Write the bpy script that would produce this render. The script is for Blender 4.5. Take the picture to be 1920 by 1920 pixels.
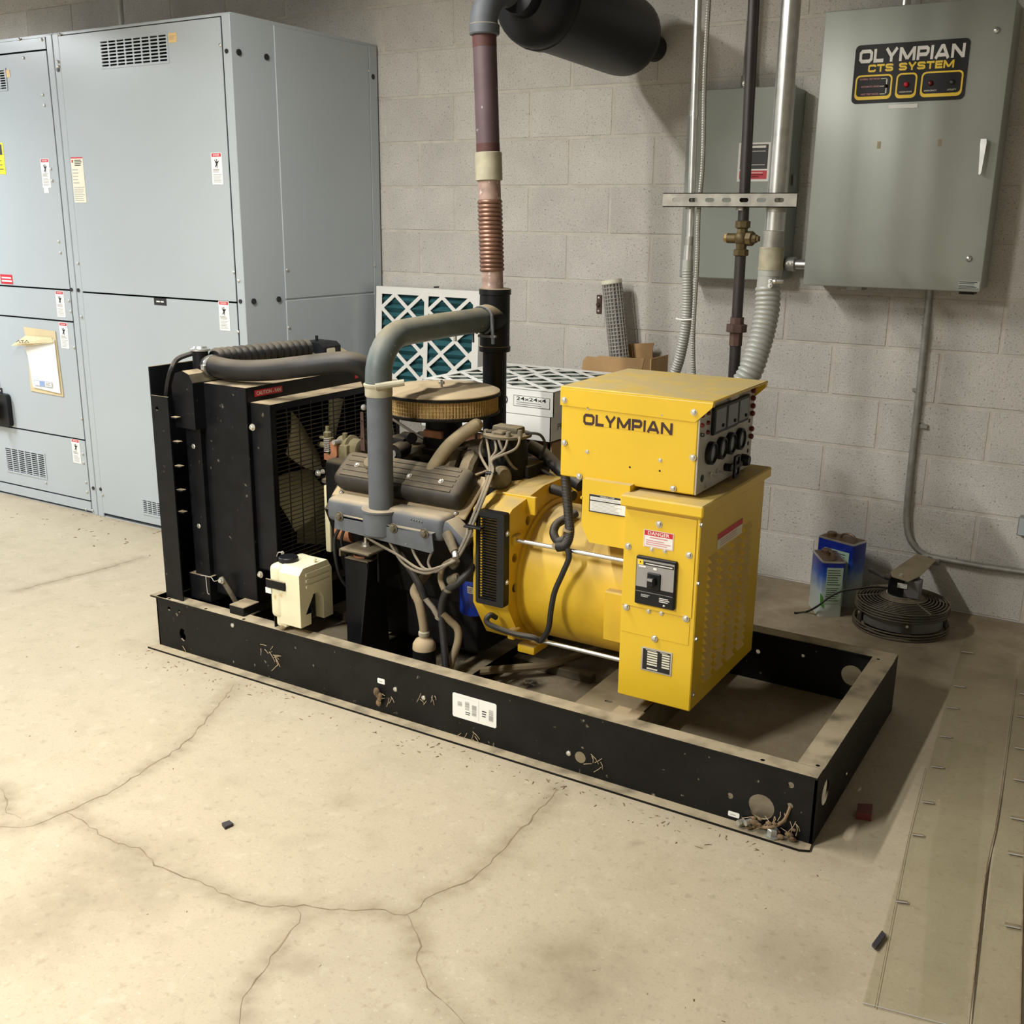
import bpy, bmesh, math, random
from mathutils import Vector, Matrix
from mathutils.geometry import tessellate_polygon
random.seed(7)
for o in list(bpy.data.objects): bpy.data.objects.remove(o)
SC = bpy.context.scene
COL = SC.collection
V = Vector
# ---------------------------------------------------------------- camera
FPX, YAW, PITCH, ROLL = 1976.9, -0.544316, -0.270932, 0.011790
CAM = V((3.3371, -4.2889, 1.4835))
_f = V((math.sin(YAW)*math.cos(PITCH), math.cos(YAW)*math.cos(PITCH), math.sin(PITCH)))
_r0 = V((math.cos(YAW), -math.sin(YAW), 0)); _u0 = _r0.cross(_f)
_r = _r0*math.cos(ROLL)+_u0*math.sin(ROLL); _u = -_r0*math.sin(ROLL)+_u0*math.cos(ROLL)
cd = bpy.data.cameras.new('camera'); cam = bpy.data.objects.new('camera', cd); COL.objects.link(cam)
cd.sensor_width = 36; cd.lens = FPX*36/1920; cd.clip_start = .05
mw = Matrix((_r, _u, -_f)).transposed().to_4x4(); mw.translation = CAM; cam.matrix_world = mw
SC.camera = cam
def ray(px, py): return _f+_r*((px-960)/FPX)-_u*((py-960)/FPX)
def U(px, py, x=None, y=None, z=None):
    """photo pixel -> point on the plane x=, y= or z="""
    d = ray(px, py)
    if x is not None: t = (x-CAM.x)/d.x
    elif y is not None: t = (y-CAM.y)/d.y
    else: t = (z-CAM.z)/d.z
    return CAM+d*t
# ---------------------------------------------------------------- world, lamps, exposure
w = bpy.data.worlds.new('world'); SC.world = w; w.use_nodes = True
w.node_tree.nodes['Background'].inputs[0].default_value = (.75, .85, 1, 1)
w.node_tree.nodes['Background'].inputs[1].default_value = .05
SC.view_settings.view_transform = 'Standard'; SC.view_settings.look = 'None'
SC.view_settings.gamma = 1; SC.view_settings.use_curve_mapping = False
SC.view_settings.exposure = 0.24
def tube_lamp(loc, sx, sy, power, col):
    l = bpy.data.lights.new('fluorescent_lamp_offscreen', 'AREA'); l.shape = 'RECTANGLE'; l.size = sx; l.size_y = sy
    l.energy = power; l.color = col
    o = bpy.data.objects.new('fluorescent_lamp_offscreen', l); o.location = loc; COL.objects.link(o)
LAMPS = [((.82, -2.45, 2.72), .10, 1.2, 62, (1, .97, .90)), ((-3.0, -2.4, 2.66), .10, 1.2, 135, (.90, .95, 1)),
         ((1.05, -5.0, 2.72), .10, 1.2, 165, (1, .97, .90))]
for a in LAMPS: tube_lamp(*a)
# ---------------------------------------------------------------- materials
MATS = {}
def mat(name, col, rough=.5, metal=0., var=.12, vs=7., bump=0., bs=80., dust=0., dcol=(.40, .32, .205), spot=None, spec=.5, trans=0., coat=0.):
    m = bpy.data.materials.new(name); m.use_nodes = True; MATS[name] = m
    nt = m.node_tree; N = nt.nodes; L = nt.links
    b = N['Principled BSDF']
    b.inputs['Roughness'].default_value = rough; b.inputs['Metallic'].default_value = metal
    b.inputs['Specular IOR Level'].default_value = spec
    if coat: b.inputs['Coat Weight'].default_value = coat; b.inputs['Coat Roughness'].default_value = .15
    geo = N.new('ShaderNodeNewGeometry')
    def noise(scale, detail=4):
        n = N.new('ShaderNodeTexNoise'); n.inputs['Scale'].default_value = scale; n.inputs['Detail'].default_value = detail
        L.new(geo.outputs['Position'], n.inputs['Vector']); return n.outputs['Fac']
    def ramp(src, a, c):
        r = N.new('ShaderNodeMapRange'); r.inputs[1].default_value = a; r.inputs[2].default_value = c
        L.new(src, r.inputs[0]); return r.outputs[0]
    def mix(fac, a, c):
        x = N.new('ShaderNodeMix'); x.data_type = 'RGBA'
        for i, s in ((0, fac), (6, a), (7, c)):
            if hasattr(s, 'default_value') and not isinstance(s, (tuple, float, int)): L.new(s, x.inputs[i])
            else: x.inputs[i].default_value = s if i == 0 else (*s, 1)
        return x.outputs[2]
    def mul(a, c):
        x = N.new('ShaderNodeMath'); x.operation = 'MULTIPLY'
        for i, s in ((0, a), (1, c)):
            if isinstance(s, (int, float)): x.inputs[i].default_value = s
            else: L.new(s, x.inputs[i])
        return x.outputs[0]
    lo = tuple(c*(1-var) for c in col); hi = tuple(min(1, c*(1+var)) for c in col)
    c = mix(ramp(noise(vs), .3, .7), lo, hi)
    if spot:
        c = mix(mul(ramp(noise(spot[1], 3), spot[2], spot[2]+.06), 1.), c, spot[0])
    if dust:
        s = N.new('ShaderNodeSeparateXYZ'); L.new(geo.outputs['Normal'], s.inputs[0])
        d = mul(mul(ramp(s.outputs[2], .35, .9), ramp(noise(11, 5), .15, .55)), dust)
        c = mix(d, c, dcol)
        r = N.new('ShaderNodeMapRange'); r.inputs[3].default_value = rough; r.inputs[4].default_value = .95
        L.new(d, r.inputs[0]); L.new(r.outputs[0], b.inputs['Roughness'])
    L.new(c, b.inputs['Base Color'])
    if trans: b.inputs['Transmission Weight'].default_value = trans
    if bump:
        bp = N.new('ShaderNodeBump'); bp.inputs['Strength'].default_value = bump; bp.inputs['Distance'].default_value = .004
        L.new(noise(bs, 5), bp.inputs['Height']); L.new(bp.outputs[0], b.inputs['Normal'])
    m['_c'] = 1
    return m
mat('gear_grey', (.40, .445, .475), .25, var=.03, vs=1.5, spec=.5)
mat('panel_grey', (.34, .365, .335), .42, .25, var=.07, vs=2.5, spec=.5)
mat('box_grey', (.27, .30, .27), .42, var=.05, vs=3)
mat('yellow_paint', (.72, .475, .026), .33, var=.06, vs=3, dust=.9, dcol=(.47, .37, .18), spec=.5)
mat('yellow_dusty', (.62, .395, .020), .42, var=.12, vs=9, dust=.9, dcol=(.38, .29, .14))
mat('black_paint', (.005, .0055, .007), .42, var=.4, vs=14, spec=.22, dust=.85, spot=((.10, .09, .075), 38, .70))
mat('black_clean', (.006, .007, .009), .45, var=.2, spec=.3)
mat('skid_black', (.007, .007, .007), .5, spec=.22, var=.4, vs=9, dust=1., dcol=(.36, .30, .20), spot=((.20, .17, .12), 42, .70), bump=.3, bs=30)
mat('engine_black', (.006, .0055, .005), .6, spec=.2, var=.4, vs=20, dust=.5, dcol=(.22, .175, .11), bump=.5, bs=60)
mat('engine_dusty', (.10, .085, .055), .75, var=.35, vs=25, dust=.7, dcol=(.30, .235, .14), bump=.5, bs=60)
mat('valve_cover_paint', (.022, .019, .016), .6, var=.35, vs=18, dust=.85, dcol=(.17, .135, .085), bump=.3, bs=50)
mat('exhaust_grey', (.085, .095, .11), .62, var=.15, vs=16, dust=.85, dcol=(.42, .34, .22), spot=((.25, .26, .25), 60, .71))
mat('elbow_grey', (.085, .105, .105), .5, var=.25, vs=10, dust=.8, dcol=(.24, .205, .13), spot=((.40, .41, .38), 55, .70))
mat('stack_brown', (.085, .054, .064), .6, var=.25, vs=9, spot=((.34, .30, .31), 45, .69))
mat('primer_red', (.075, .026, .024), .7, var=.2)
mat('copper_flex', (.27, .155, .115), .45, .7, var=.25, vs=22)
mat('copper_dull', (.34, .24, .20), .65, .2, var=.3, vs=30, spot=((.55, .50, .47), 50, .62))
mat('coupling_cream', (.36, .335, .245), .7, var=.25, vs=16)
mat('muffler_black', (.006, .0065, .009), .45, spec=.25, var=.2, vs=6)
mat('galvanized', (.60, .61, .60), .30, .85, var=.12, vs=25)
mat('galvanized_dull', (.36, .36, .335), .45, .6, var=.18, vs=25)
mat('strut_metal', (.31, .30, .27), .6, .25, var=.22, vs=30)
mat('zinc_bolt', (.62, .60, .54), .38, .8, var=.1)
mat('flex_grey', (.36, .37, .35), .45, .15, var=.06)
mat('gas_pipe_black', (.030, .024, .025), .45, .2, var=.3, vs=12)
mat('iron_brown', (.075, .040, .032), .75, var=.3, vs=25, bump=.4)
mat('brass_dirty', (.105, .078, .035), .55, .55, var=.3, vs=30)
mat('brass_bright', (.45, .33, .16), .35, .9, var=.1)
mat('rubber_black', (.010, .010, .011), .5, spec=.4, var=.25, vs=18, dust=.42, dcol=(.24, .20, .14))
mat('loom_black', (.012, .012, .014), .5, var=.2, dust=.45, dcol=(.22, .18, .12))
mat('hose_tan', (.235, .185, .11), .8, var=.2, vs=14, dust=.6, dcol=(.36, .285, .17))
mat('wire_grey', (.16, .14, .11), .65, var=.2, vs=18, dust=.8, dcol=(.34, .27, .17))
mat('dust_tan', (.40, .31, .19), .95, var=.12, vs=9, bump=.15, bs=40)
mat('pleat_paper', (.42, .29, .12), .9, var=.15, vs=40)
mat('fan_cream', (.66, .61, .39), .55, var=.1)
mat('plastic_white', (.72, .68, .48), .35, var=.08, vs=12, spot=((.52, .36, .16), 14, .70))
mat('rust_orange', (.36, .15, .075), .7, var=.25, vs=20)
mat('governor_olive', (.19, .165, .085), .6, .2, var=.25, vs=25, dust=.4)
mat('paper_white', (.80, .80, .77), .6, var=.03)
mat('print_black', (.012, .012, .014), .5, var=0)
mat('print_brown', (.035, .012, .014), .4, var=0)
mat('print_grey', (.30, .29, .28), .6, var=0)
mat('print_red', (.55, .012, .03), .45, var=0)
mat('print_yellow', (.90, .62, .03), .45, var=0)
mat('hazard_yellow', (.95, .90, .02), .45, var=0)
mat('print_white', (.80, .79, .75), .45, var=0)
mat('print_pink', (.62, .25, .26), .5, var=0)
mat('print_blue', (.25, .36, .62), .5, var=0)
mat('label_orange', (.72, .50, .22), .6, var=.05)
mat('label_cream', (.74, .72, .58), .6, var=.03)
mat('meter_grey', (.05, .055, .055), .15, var=.05)
mat('panel_white', (.46, .44, .39), .5, var=.05)
mat('lamp_red', (.12, .008, .012), .2, var=0)
mat('oil_filter_blue', (.005, .03, .30), .35, var=.1)
mat('cardboard', (.40, .25, .115), .85, var=.1, vs=10)
mat('cardboard_dark', (.15, .06, .03), .85, var=.15)
mat('filter_media', (.020, .105, .125), .9, var=.25, vs=9)
mat('filter_media_dusty', (.045, .075, .065), .9, var=.3, vs=9, dust=.6, dcol=(.26, .25, .20))
mat('mesh_metal', (.42, .40, .37), .55, .3, var=.1)
mat('envelope_tan', (.60, .50, .30), .8, var=.1)
mat('can_lid', (.14, .09, .055), .5, .5, var=.2)
mat('can_green', (.40, .56, .42), .5, var=.05)
mat('leaf_green', (.09, .42, .04), .5, var=.15)
mat('guard_wire', (.060, .052, .043), .55, .4, var=.2, dust=.5)
mat('fan_drum_grey', (.17, .17, .17), .6, .3, var=.15)
mat('plate_tan', (.24, .205, .13), .5, .4, var=.2, vs=14, dust=.5)
mat('chip_dark', (.035, .03, .035), .6, var=.2)
mat('chip_red', (.14, .022, .018), .5, var=.2)
mat('debris_brown', (.16, .105, .055), .9, var=.5, vs=30)
mat('crack_brown', (.235, .18, .11), .95, var=.3, vs=25)
mat('mortar', (.55, .515, .46), .95, var=.12, vs=14, bump=.4, bs=120)
mat('rust_stain', (.40, .27, .16), .9, var=.1)
mat('ceiling_paint', (.22, .22, .22), .9, var=.1)
mat('fixture_white', (.70, .70, .68), .5, var=.03)
def can_paint():
    m = mat('can_print', (1, 1, 1), .35, var=0); nt = m.node_tree; N = nt.nodes; L = nt.links
    tc = N.new('ShaderNodeTexCoord'); s = N.new('ShaderNodeSeparateXYZ'); L.new(tc.outputs['Object'], s.inputs[0])
    n = N.new('ShaderNodeTexNoise'); n.inputs['Scale'].default_value = 18; L.new(tc.outputs['Object'], n.inputs['Vector'])
    a = N.new('ShaderNodeMath'); a.operation = 'MULTIPLY_ADD'; a.inputs[1].default_value = .06; L.new(n.outputs[0], a.inputs[0]); L.new(s.outputs[2], a.inputs[2])
    r = N.new('ShaderNodeValToRGB'); L.new(a.outputs[0], r.inputs[0])
    e = r.color_ramp.elements; e[0].position = .03; e[0].color = (.55, .60, .55, 1); e[1].position = .235; e[1].color = (.004, .02, .28, 1)
    x = e.new(.12); x.color = (.50, .60, .62, 1); x = e.new(.19); x.color = (.03, .12, .50, 1)
    L.new(r.outputs[0], N['Principled BSDF'].inputs['Base Color'])
can_paint()
def block_mat():
    m = mat('block', (.57, .55, .515), .95, var=.08, vs=5); nt = m.node_tree; N = nt.nodes; L = nt.links
    b = N['Principled BSDF']; src = b.inputs['Base Color'].links[0].from_socket
    oi = N.new('ShaderNodeObjectInfo'); r = N.new('ShaderNodeMapRange'); r.inputs[3].default_value = .92; r.inputs[4].default_value = 1.05
    L.new(oi.outputs['Random'], r.inputs[0])
    g = N.new('ShaderNodeNewGeometry')
    def nz(sc, a, c, lo, hi, det=3):
        n = N.new('ShaderNodeTexNoise'); n.inputs['Scale'].default_value = sc; n.inputs['Detail'].default_value = det; L.new(g.outputs['Position'], n.inputs[0])
        q = N.new('ShaderNodeMapRange'); q.inputs[1].default_value = a; q.inputs[2].default_value = c; q.inputs[3].default_value = lo; q.inputs[4].default_value = hi
        L.new(n.outputs[0], q.inputs[0]); return n.outputs[0], q.outputs[0]
    f1, s1 = nz(130, .30, .40, .45, 1.)
    f2, s2 = nz(220, .25, .75, .78, 1.16)
    f3, s3 = nz(34, .22, .27, .62, 1., 2)
    p = r.outputs[0]
    for s in (s1, s2, s3):
        k = N.new('ShaderNodeMath'); k.operation = 'MULTIPLY'; L.new(p, k.inputs[0]); L.new(s, k.inputs[1]); p = k.outputs[0]
    mx = N.new('ShaderNodeVectorMath'); mx.operation = 'SCALE'; L.new(src, mx.inputs[0]); L.new(p, mx.inputs['Scale'])
    L.new(mx.outputs[0], b.inputs['Base Color'])
    bp = N.new('ShaderNodeBump'); bp.inputs['Strength'].default_value = .55; bp.inputs['Distance'].default_value = .004; L.new(f1, bp.inputs['Height']); L.new(bp.outputs[0], b.inputs['Normal'])
block_mat()
def floor_mat():
    m = mat('concrete', (.455, .39, .28), .62, var=.07, vs=2.2, spec=.35); nt = m.node_tree; N = nt.nodes; L = nt.links
    b = N['Principled BSDF']; c = b.inputs['Base Color'].links[0].from_socket
    g = N.new('ShaderNodeNewGeometry')
    def noise(sc, a, e, det=6):
        n = N.new('ShaderNodeTexNoise'); n.inputs['Scale'].default_value = sc; n.inputs['Detail'].default_value = det; n.inputs['Roughness'].default_value = .62
        L.new(g.outputs['Position'], n.inputs[0])
        q = N.new('ShaderNodeMapRange'); q.inputs[1].default_value = a; q.inputs[2].default_value = e; L.new(n.outputs[0], q.inputs[0]); return q.outputs[0]
    def mixc(f, c, col):
        x = N.new('ShaderNodeMix'); x.data_type = 'RGBA'; L.new(f, x.inputs[0]); L.new(c, x.inputs[6]); x.inputs[7].default_value = (*col, 1); return x.outputs[2]
    def mulf(f, v):
        k = N.new('ShaderNodeMath'); k.operation = 'MULTIPLY'; L.new(f, k.inputs[0])
        if isinstance(v, float): k.inputs[1].default_value = v
        else: L.new(v, k.inputs[1])
        return k.outputs[0]
    def attr(n):
        a = N.new('ShaderNodeAttribute'); a.attribute_name = n; return a.outputs['Fac']
    c = mixc(mulf(noise(2.2, .48, .70), .42), c, (.34, .285, .195))
    c = mixc(mulf(noise(9, .50, .68), .42), c, (.35, .295, .20))
    c = mixc(mulf(noise(40, .58, .68, 4), .42), c, (.29, .235, .155))
    c = mixc(mulf(noise(140, .56, .70, 3), .35), c, (.25, .20, .13))
    c = mixc(mulf(noise(75, .64, .72, 3), .45), c, (.66, .61, .50))
    c = mixc(mulf(noise(16, .58, .75, 5), .35), c, (.62, .56, .43))
    c = mixc(mulf(attr('stain'), noise(10, .15, .62)), c, (.21, .165, .10))
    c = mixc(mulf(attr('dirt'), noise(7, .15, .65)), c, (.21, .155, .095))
    c = mixc(mulf(attr('oil'), noise(45, .28, .5)), c, (.012, .010, .008))
    L.new(c, b.inputs['Base Color'])
    bp = N.new('ShaderNodeBump'); bp.inputs['Strength'].default_value = .12; bp.inputs['Distance'].default_value = .003
    L.new(noise(90, .2, .8), bp.inputs['Height']); L.new(bp.outputs[0], b.inputs['Normal'])
floor_mat()
def clear_mat():
    m = bpy.data.materials.new('clear_plastic'); m.use_nodes = True; MATS['clear_plastic'] = m; nt = m.node_tree; N = nt.nodes; L = nt.links
    b = N['Principled BSDF']; b.inputs['Base Color'].default_value = (.40, .36, .25, 1); b.inputs['Roughness'].default_value = .25
    t = N.new('ShaderNodeBsdfTransparent'); t.inputs[0].default_value = (.975, .975, .955, 1)
    n = N.new('ShaderNodeTexNoise'); n.inputs['Scale'].default_value = 6; r = N.new('ShaderNodeMapRange'); r.inputs[3].default_value = .03; r.inputs[4].default_value = .11
    L.new(n.outputs[0], r.inputs[0])
    x = N.new('ShaderNodeMixShader'); L.new(r.outputs[0], x.inputs[0]); L.new(t.outputs[0], x.inputs[1]); L.new(b.outputs[0], x.inputs[2])
    L.new(x.outputs[0], N['Material Output'].inputs[0])
clear_mat()
# ---------------------------------------------------------------- mesh builder
class MB:
    def __init__(s, m=None): s.v = []; s.f = []; s.mi = []; s.ms = []; s.cur = 0; s.use(m) if m else None
    def use(s, m):
        if m not in s.ms: s.ms.append(m)
        s.cur = s.ms.index(m); return s
    def add(s, vs, fs):
        o = len(s.v); s.v += [tuple(p) for p in vs]
        for f in fs: s.f.append(tuple(i+o for i in f)); s.mi.append(s.cur)
        return s
    def box(s, a, b, bev=0., R=None, C=None):
        (x0, y0, z0), (x1, y1, z1) = a, b
        x0, x1 = min(x0, x1), max(x0, x1); y0, y1 = min(y0, y1), max(y0, y1); z0, z1 = min(z0, z1), max(z0, z1)
        if bev <= 0:
            vs = [(x, y, z) for z in (z0, z1) for y in (y0, y1) for x in (x0, x1)]
            fs = [(0, 2, 3, 1), (4, 5, 7, 6), (0, 1, 5, 4), (2, 6, 7, 3), (0, 4, 6, 2), (1, 3, 7, 5)]
        else:
            bm = bmesh.new(); bmesh.ops.create_cube(bm, size=1)
            for q in bm.verts: q.co = V(((x0+x1)/2+q.co.x*(x1-x0), (y0+y1)/2+q.co.y*(y1-y0), (z0+z1)/2+q.co.z*(z1-z0)))
            bmesh.ops.bevel(bm, geom=list(bm.edges), offset=bev, segments=4 if bev > .012 else 2 if bev > .004 else 1, profile=.5, affect='EDGES')
            bm.verts.index_update(); vs = [q.co.copy() for q in bm.verts]; fs = [[q.index for q in f.verts] for f in bm.faces]; bm.free()
        if R is not None:
            c = V(C) if C is not None else V(((x0+x1)/2, (y0+y1)/2, (z0+z1)/2))
            vs = [R@(V(q)-c)+c for q in vs]
        return s.add(vs, fs)
    def obox(s, c, ax, half, bev=0.):
        """oriented box: centre, three unit axes, half sizes"""
        R = Matrix(ax).transposed()
        t = MB(); t.ms = ['x']; t.box([-h for h in half], half, bev)
        return s.add([R@V(q)+V(c) for q in t.v], t.f)
    def cyl(s, p0, p1, r0, r1=None, n=20, caps=True):
        return s.lathe([(r0, 0), (r0 if r1 is None else r1, 1)], p0, V(p1)-V(p0), n, caps, True)
    def lathe(s, prof, o, axis, n=24, caps=True, rel=False):
        o = V(o); ln = V(axis).length; a = V(axis).normalized()
        k = V((0, 0, 1)) if abs(a.z) < .9 else V((1, 0, 0))
        e1 = a.cross(k).normalized(); e2 = a.cross(e1)
        vs = []
        for r, h in prof:
            for i in range(n):
                t = 2*math.pi*i/n; vs.append(o+a*(h*ln if rel else h)+(e1*math.cos(t)+e2*math.sin(t))*r)
        fs = []
        for j in range(len(prof)-1):
            for i in range(n):
                k2 = (i+1) % n; fs.append((j*n+i, j*n+k2, (j+1)*n+k2, (j+1)*n+i))
        if caps: fs.append(tuple(range(n-1, -1, -1))); fs.append(tuple((len(prof)-1)*n+i for i in range(n)))
        return s.add(vs, fs)
    def tube(s, pts, r, n=10, smooth=0, caps=True, closed=False):
        pts = [V(p) for p in pts]
        if smooth: pts = spline(pts, smooth)
        m = len(pts); rr = r if callable(r) else (lambda t: r)
        tg = [(pts[min(i+1, m-1)]-pts[max(i-1, 0)]).normalized() for i in range(m)]
        k = V((0, 0, 1)) if abs(tg[0].z) < .9 else V((1, 0, 0))
        e = tg[0].cross(k).normalized(); vs = []
        for i in range(m):
            e = (e-tg[i]*e.dot(tg[i])).normalized(); g = tg[i].cross(e); q = rr(i/(m-1))
            for j in range(n):
                t = 2*math.pi*j/n; vs.append(pts[i]+(e*math.cos(t)+g*math.sin(t))*q)
        fs = [(i*n+j, i*n+(j+1) % n, (i+1)*n+(j+1) % n, (i+1)*n+j) for i in range(m-1) for j in range(n)]
        if caps: fs.append(tuple(range(n-1, -1, -1))); fs.append(tuple((m-1)*n+i for i in range(n)))
        return s.add(vs, fs)
    def plate(s, outer, holes, o, u, v, th):
        """flat plate with holes: 2-D loops in (u,v), extruded by vector th behind the origin plane"""
        o, u, v, th = V(o), V(u), V(v), V(th)
        loops = [list(outer)]+[list(h) for h in holes]
        flat = [p for l in loops for p in l]; n = len(flat)
        tris = tessellate_polygon([[V((p[0], p[1], 0)) for p in l] for l in loops])
        P = [o+u*p[0]+v*p[1] for p in flat]
        s.add(P+[q+th for q in P], [tuple(t) for t in tris]+[tuple(i+n for i in reversed(t)) for t in tris])
        k = 0; base = len(s.v)-2*n
        for l in loops:
            m = len(l)
            for i in range(m):
                a, b = k+i, k+(i+1) % m; s.f.append((base+a, base+b, base+b+n, base+a+n)); s.mi.append(s.cur)
            k += m
        return s
    def ball(s, c, r, n=12, sq=(1, 1, 1)):
        prof = [(max(1e-4, r*math.sin(math.pi*i/8)), -r*math.cos(math.pi*i/8)) for i in range(9)]
        t = MB('x'); t.lathe(prof, (0, 0, 0), (0, 0, 1), n)
        return s.add([V((q[0]*sq[0], q[1]*sq[1], q[2]*sq[2]))+V(c) for q in t.v], t.f)
    def bolt(s, p, d, r=.008, h=.007):
        p, d = V(p), V(d).normalized()
        s.lathe([(r*1.45, 0), (r*1.45, h*.25)], p, d, 12); s.lathe([(r, h*.25), (r, h*.9), (r*.8, h)], p, d, 6); return s
    def split(s, name, parent):
        """one object for each separate piece (pieces whose boxes touch stay together)"""
        par = list(range(len(s.v)))
        def fd(i):
            while par[i] != i: par[i] = par[par[i]]; i = par[i]
            return i
        for f in s.f:
            for i in f[1:]: par[fd(f[0])] = fd(i)
        comp = {}
        for k, f in enumerate(s.f): comp.setdefault(fd(f[0]), []).append(k)
        cl = []
        for fs in comp.values():
            pts = [s.v[i] for k in fs for i in s.f[k]]
            lo = [min(p[a] for p in pts)-.0008 for a in range(3)]; hi = [max(p[a] for p in pts)+.0008 for a in range(3)]
            for c in cl:
                if all(lo[a] <= c[1][a] and hi[a] >= c[0][a] for a in range(3)):
                    c[2] += fs; c[0] = [min(x, y) for x, y in zip(c[0], lo)]; c[1] = [max(x, y) for x, y in zip(c[1], hi)]; break
            else: cl.append([lo, hi, list(fs)])
        for lo, hi, fs in cl:
            t = MB(); t.ms = list(s.ms); ids = {}
            for k in fs:
                t.f.append(tuple(ids.setdefault(i, len(ids)) for i in s.f[k])); t.mi.append(s.mi[k])
            t.v = [s.v[i] for i in ids]; t.build(name, parent)
    def build(s, name, parent=None, smooth=35):
        me = bpy.data.meshes.new(name); me.from_pydata(s.v, [], s.f)
        for q in s.ms: me.materials.append(MATS[q])
        me.polygons.foreach_set('material_index', s.mi)
        bm = bmesh.new(); bm.from_mesh(me); bmesh.ops.recalc_face_normals(bm, faces=bm.faces) if not getattr(s, 'nofix', 0) else None; bm.to_mesh(me); bm.free()
        if smooth:
            me.polygons.foreach_set('use_smooth', [True]*len(me.polygons)); me.set_sharp_from_angle(angle=math.radians(smooth))
        me.update(); o = bpy.data.objects.new(name, me); COL.objects.link(o)
        if parent is not None: link(o, parent)
        return o
def wm(o):
    m = Matrix.Translation(o.location)@o.rotation_euler.to_matrix().to_4x4()
    return wm(o.parent)@o.matrix_parent_inverse@m if o.parent else m
def link(o, parent):
    """parent while the mesh stays in world coordinates"""
    o.parent = parent; o.matrix_parent_inverse = wm(parent).inverted()
def spline(p, k):
    out = []
    for i in range(len(p)-1):
        a, b, c, d = p[max(i-1, 0)], p[i], p[i+1], p[min(i+2, len(p)-1)]
        for j in range(k):
            t = j/k; out.append(.5*((2*b)+(c-a)*t+(2*a-5*b+4*c-d)*t*t+(3*b-a-3*c+d)*t**3))
    return out+[p[-1]]
def circle(cx, cy, r, n=16, ry=None): return [(cx+r*math.cos(2*math.pi*i/n), cy+(ry or r)*math.sin(2*math.pi*i/n)) for i in range(n)]
def rect(x0, y0, x1, y1): return [(x0, y0), (x1, y0), (x1, y1), (x0, y1)]
def rrect(x0, y0, x1, y1, r, n=4):
    o = []
    for cx, cy, a in ((x1-r, y0+r, -90), (x1-r, y1-r, 0), (x0+r, y1-r, 90), (x0+r, y0+r, 180)):
        for i in range(n+1):
            t = math.radians(a+90*i/n); o.append((cx+r*math.cos(t), cy+r*math.sin(t)))
    return o
def thing(name, label, cat, loc, group=None):
    o = bpy.data.objects.new(name, None); COL.objects.link(o); o.location = loc; o.empty_display_size = .1
    return tag(o, label, cat, group)
def tag(o, label, cat, group=None):
    o['label'] = label; o['category'] = cat
    if group: o['group'] = group
    return o
def struct(o): o['kind'] = 'structure'; return o
def lab(o, t): o['label'] = t; return o
X, Y, Z = V((1, 0, 0)), V((0, 1, 0)), V((0, 0, 1))
# ---- flat lettering
_tc = {}
def text_poly(t):
    if t in _tc: return _tc[t]
    c = bpy.data.curves.new('lettering', 'FONT'); c.body = t; c.fill_mode = 'FRONT'; c.resolution_u = 2; c.offset = .012
    o = bpy.data.objects.new('lettering', c); COL.objects.link(o); me = o.to_mesh()
    vs = [(q.co.x, q.co.y) for q in me.vertices]; fs = [tuple(p.vertices) for p in me.polygons]
    o.to_mesh_clear(); bpy.data.objects.remove(o); bpy.data.curves.remove(c)
    x0 = min(q[0] for q in vs); x1 = max(q[0] for q in vs); y0 = min(q[1] for q in vs); y1 = max(q[1] for q in vs)
    _tc[t] = ([((x-x0)/(x1-x0), (y-y0)/(y1-y0)) for x, y in vs], fs); return _tc[t]
def G(w, *st): return (w, st)
T_ = .265; H_ = T_/2
def GL():
    c = lambda w: [(w-H_, .66), (w-H_, .78), (w-.27, 1-H_), (.27, 1-H_), (H_, .76), (H_, .24), (.27, H_), (w-.27, H_), (w-H_, .22), (w-H_, .34)]
    g = {}
    g['O'] = G(1.35, [(.30, H_), (1.05, H_), (1.24, .28), (1.24, .72), (1.05, 1-H_), (.30, 1-H_), (H_, .72), (H_, .28), (.30, H_)])
    g['L'] = G(1.0, [(H_, 1), (H_, H_), (1.0, H_)])
    g['Y'] = G(1.3, [(.12, 1), (.65, .40)], [(1.18, 1), (.65, .40)], [(.65, .48), (.65, 0)])
    g['M'] = G(1.6, [(H_, 0), (H_, 1)], [(1.6-H_, 0), (1.6-H_, 1)], [(H_+.03, .92), (.8, .14)], [(1.57-H_, .92), (.8, .14)])
    g['P'] = G(1.2, [(H_, 0), (H_, 1)], [(H_, 1-H_), (.92, 1-H_), (1.2-H_, .76), (1.2-H_, .55), (.92, .38), (H_, .38)])
    g['I'] = G(T_, [(H_, 0), (H_, 1)])
    g['A'] = G(1.45, [(.12, 0), (.68, .96)], [(1.33, 0), (.77, .96)], [(.60, .90), (.85, .90)], [(.35, .27), (1.1, .27)])
    g['N'] = G(1.3, [(H_, 0), (H_, 1)], [(1.3-H_, 0), (1.3-H_, 1)], [(H_+.02, .93), (1.28-H_, .07)])
    g['C'] = G(1.25, c(1.25))
    g['T'] = G(1.2, [(0, 1-H_), (1.2, 1-H_)], [(.6, 1), (.6, 0)])
    g['E'] = G(1.1, [(1.1, 1-H_), (H_, 1-H_), (H_, H_), (1.1, H_)], [(H_, .5), (1.05, .5)])
    g['S'] = G(1.25, [(1.25-H_, .70), (1.25-H_, .78), (.98, 1-H_), (.27, 1-H_), (H_, .80), (H_, .66), (.27, .52), (.98, .48), (1.25-H_, .34), (1.25-H_, .22), (.98, H_), (.27, H_), (H_, .22), (H_, .30)])
    return g
GLY = GL()
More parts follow.
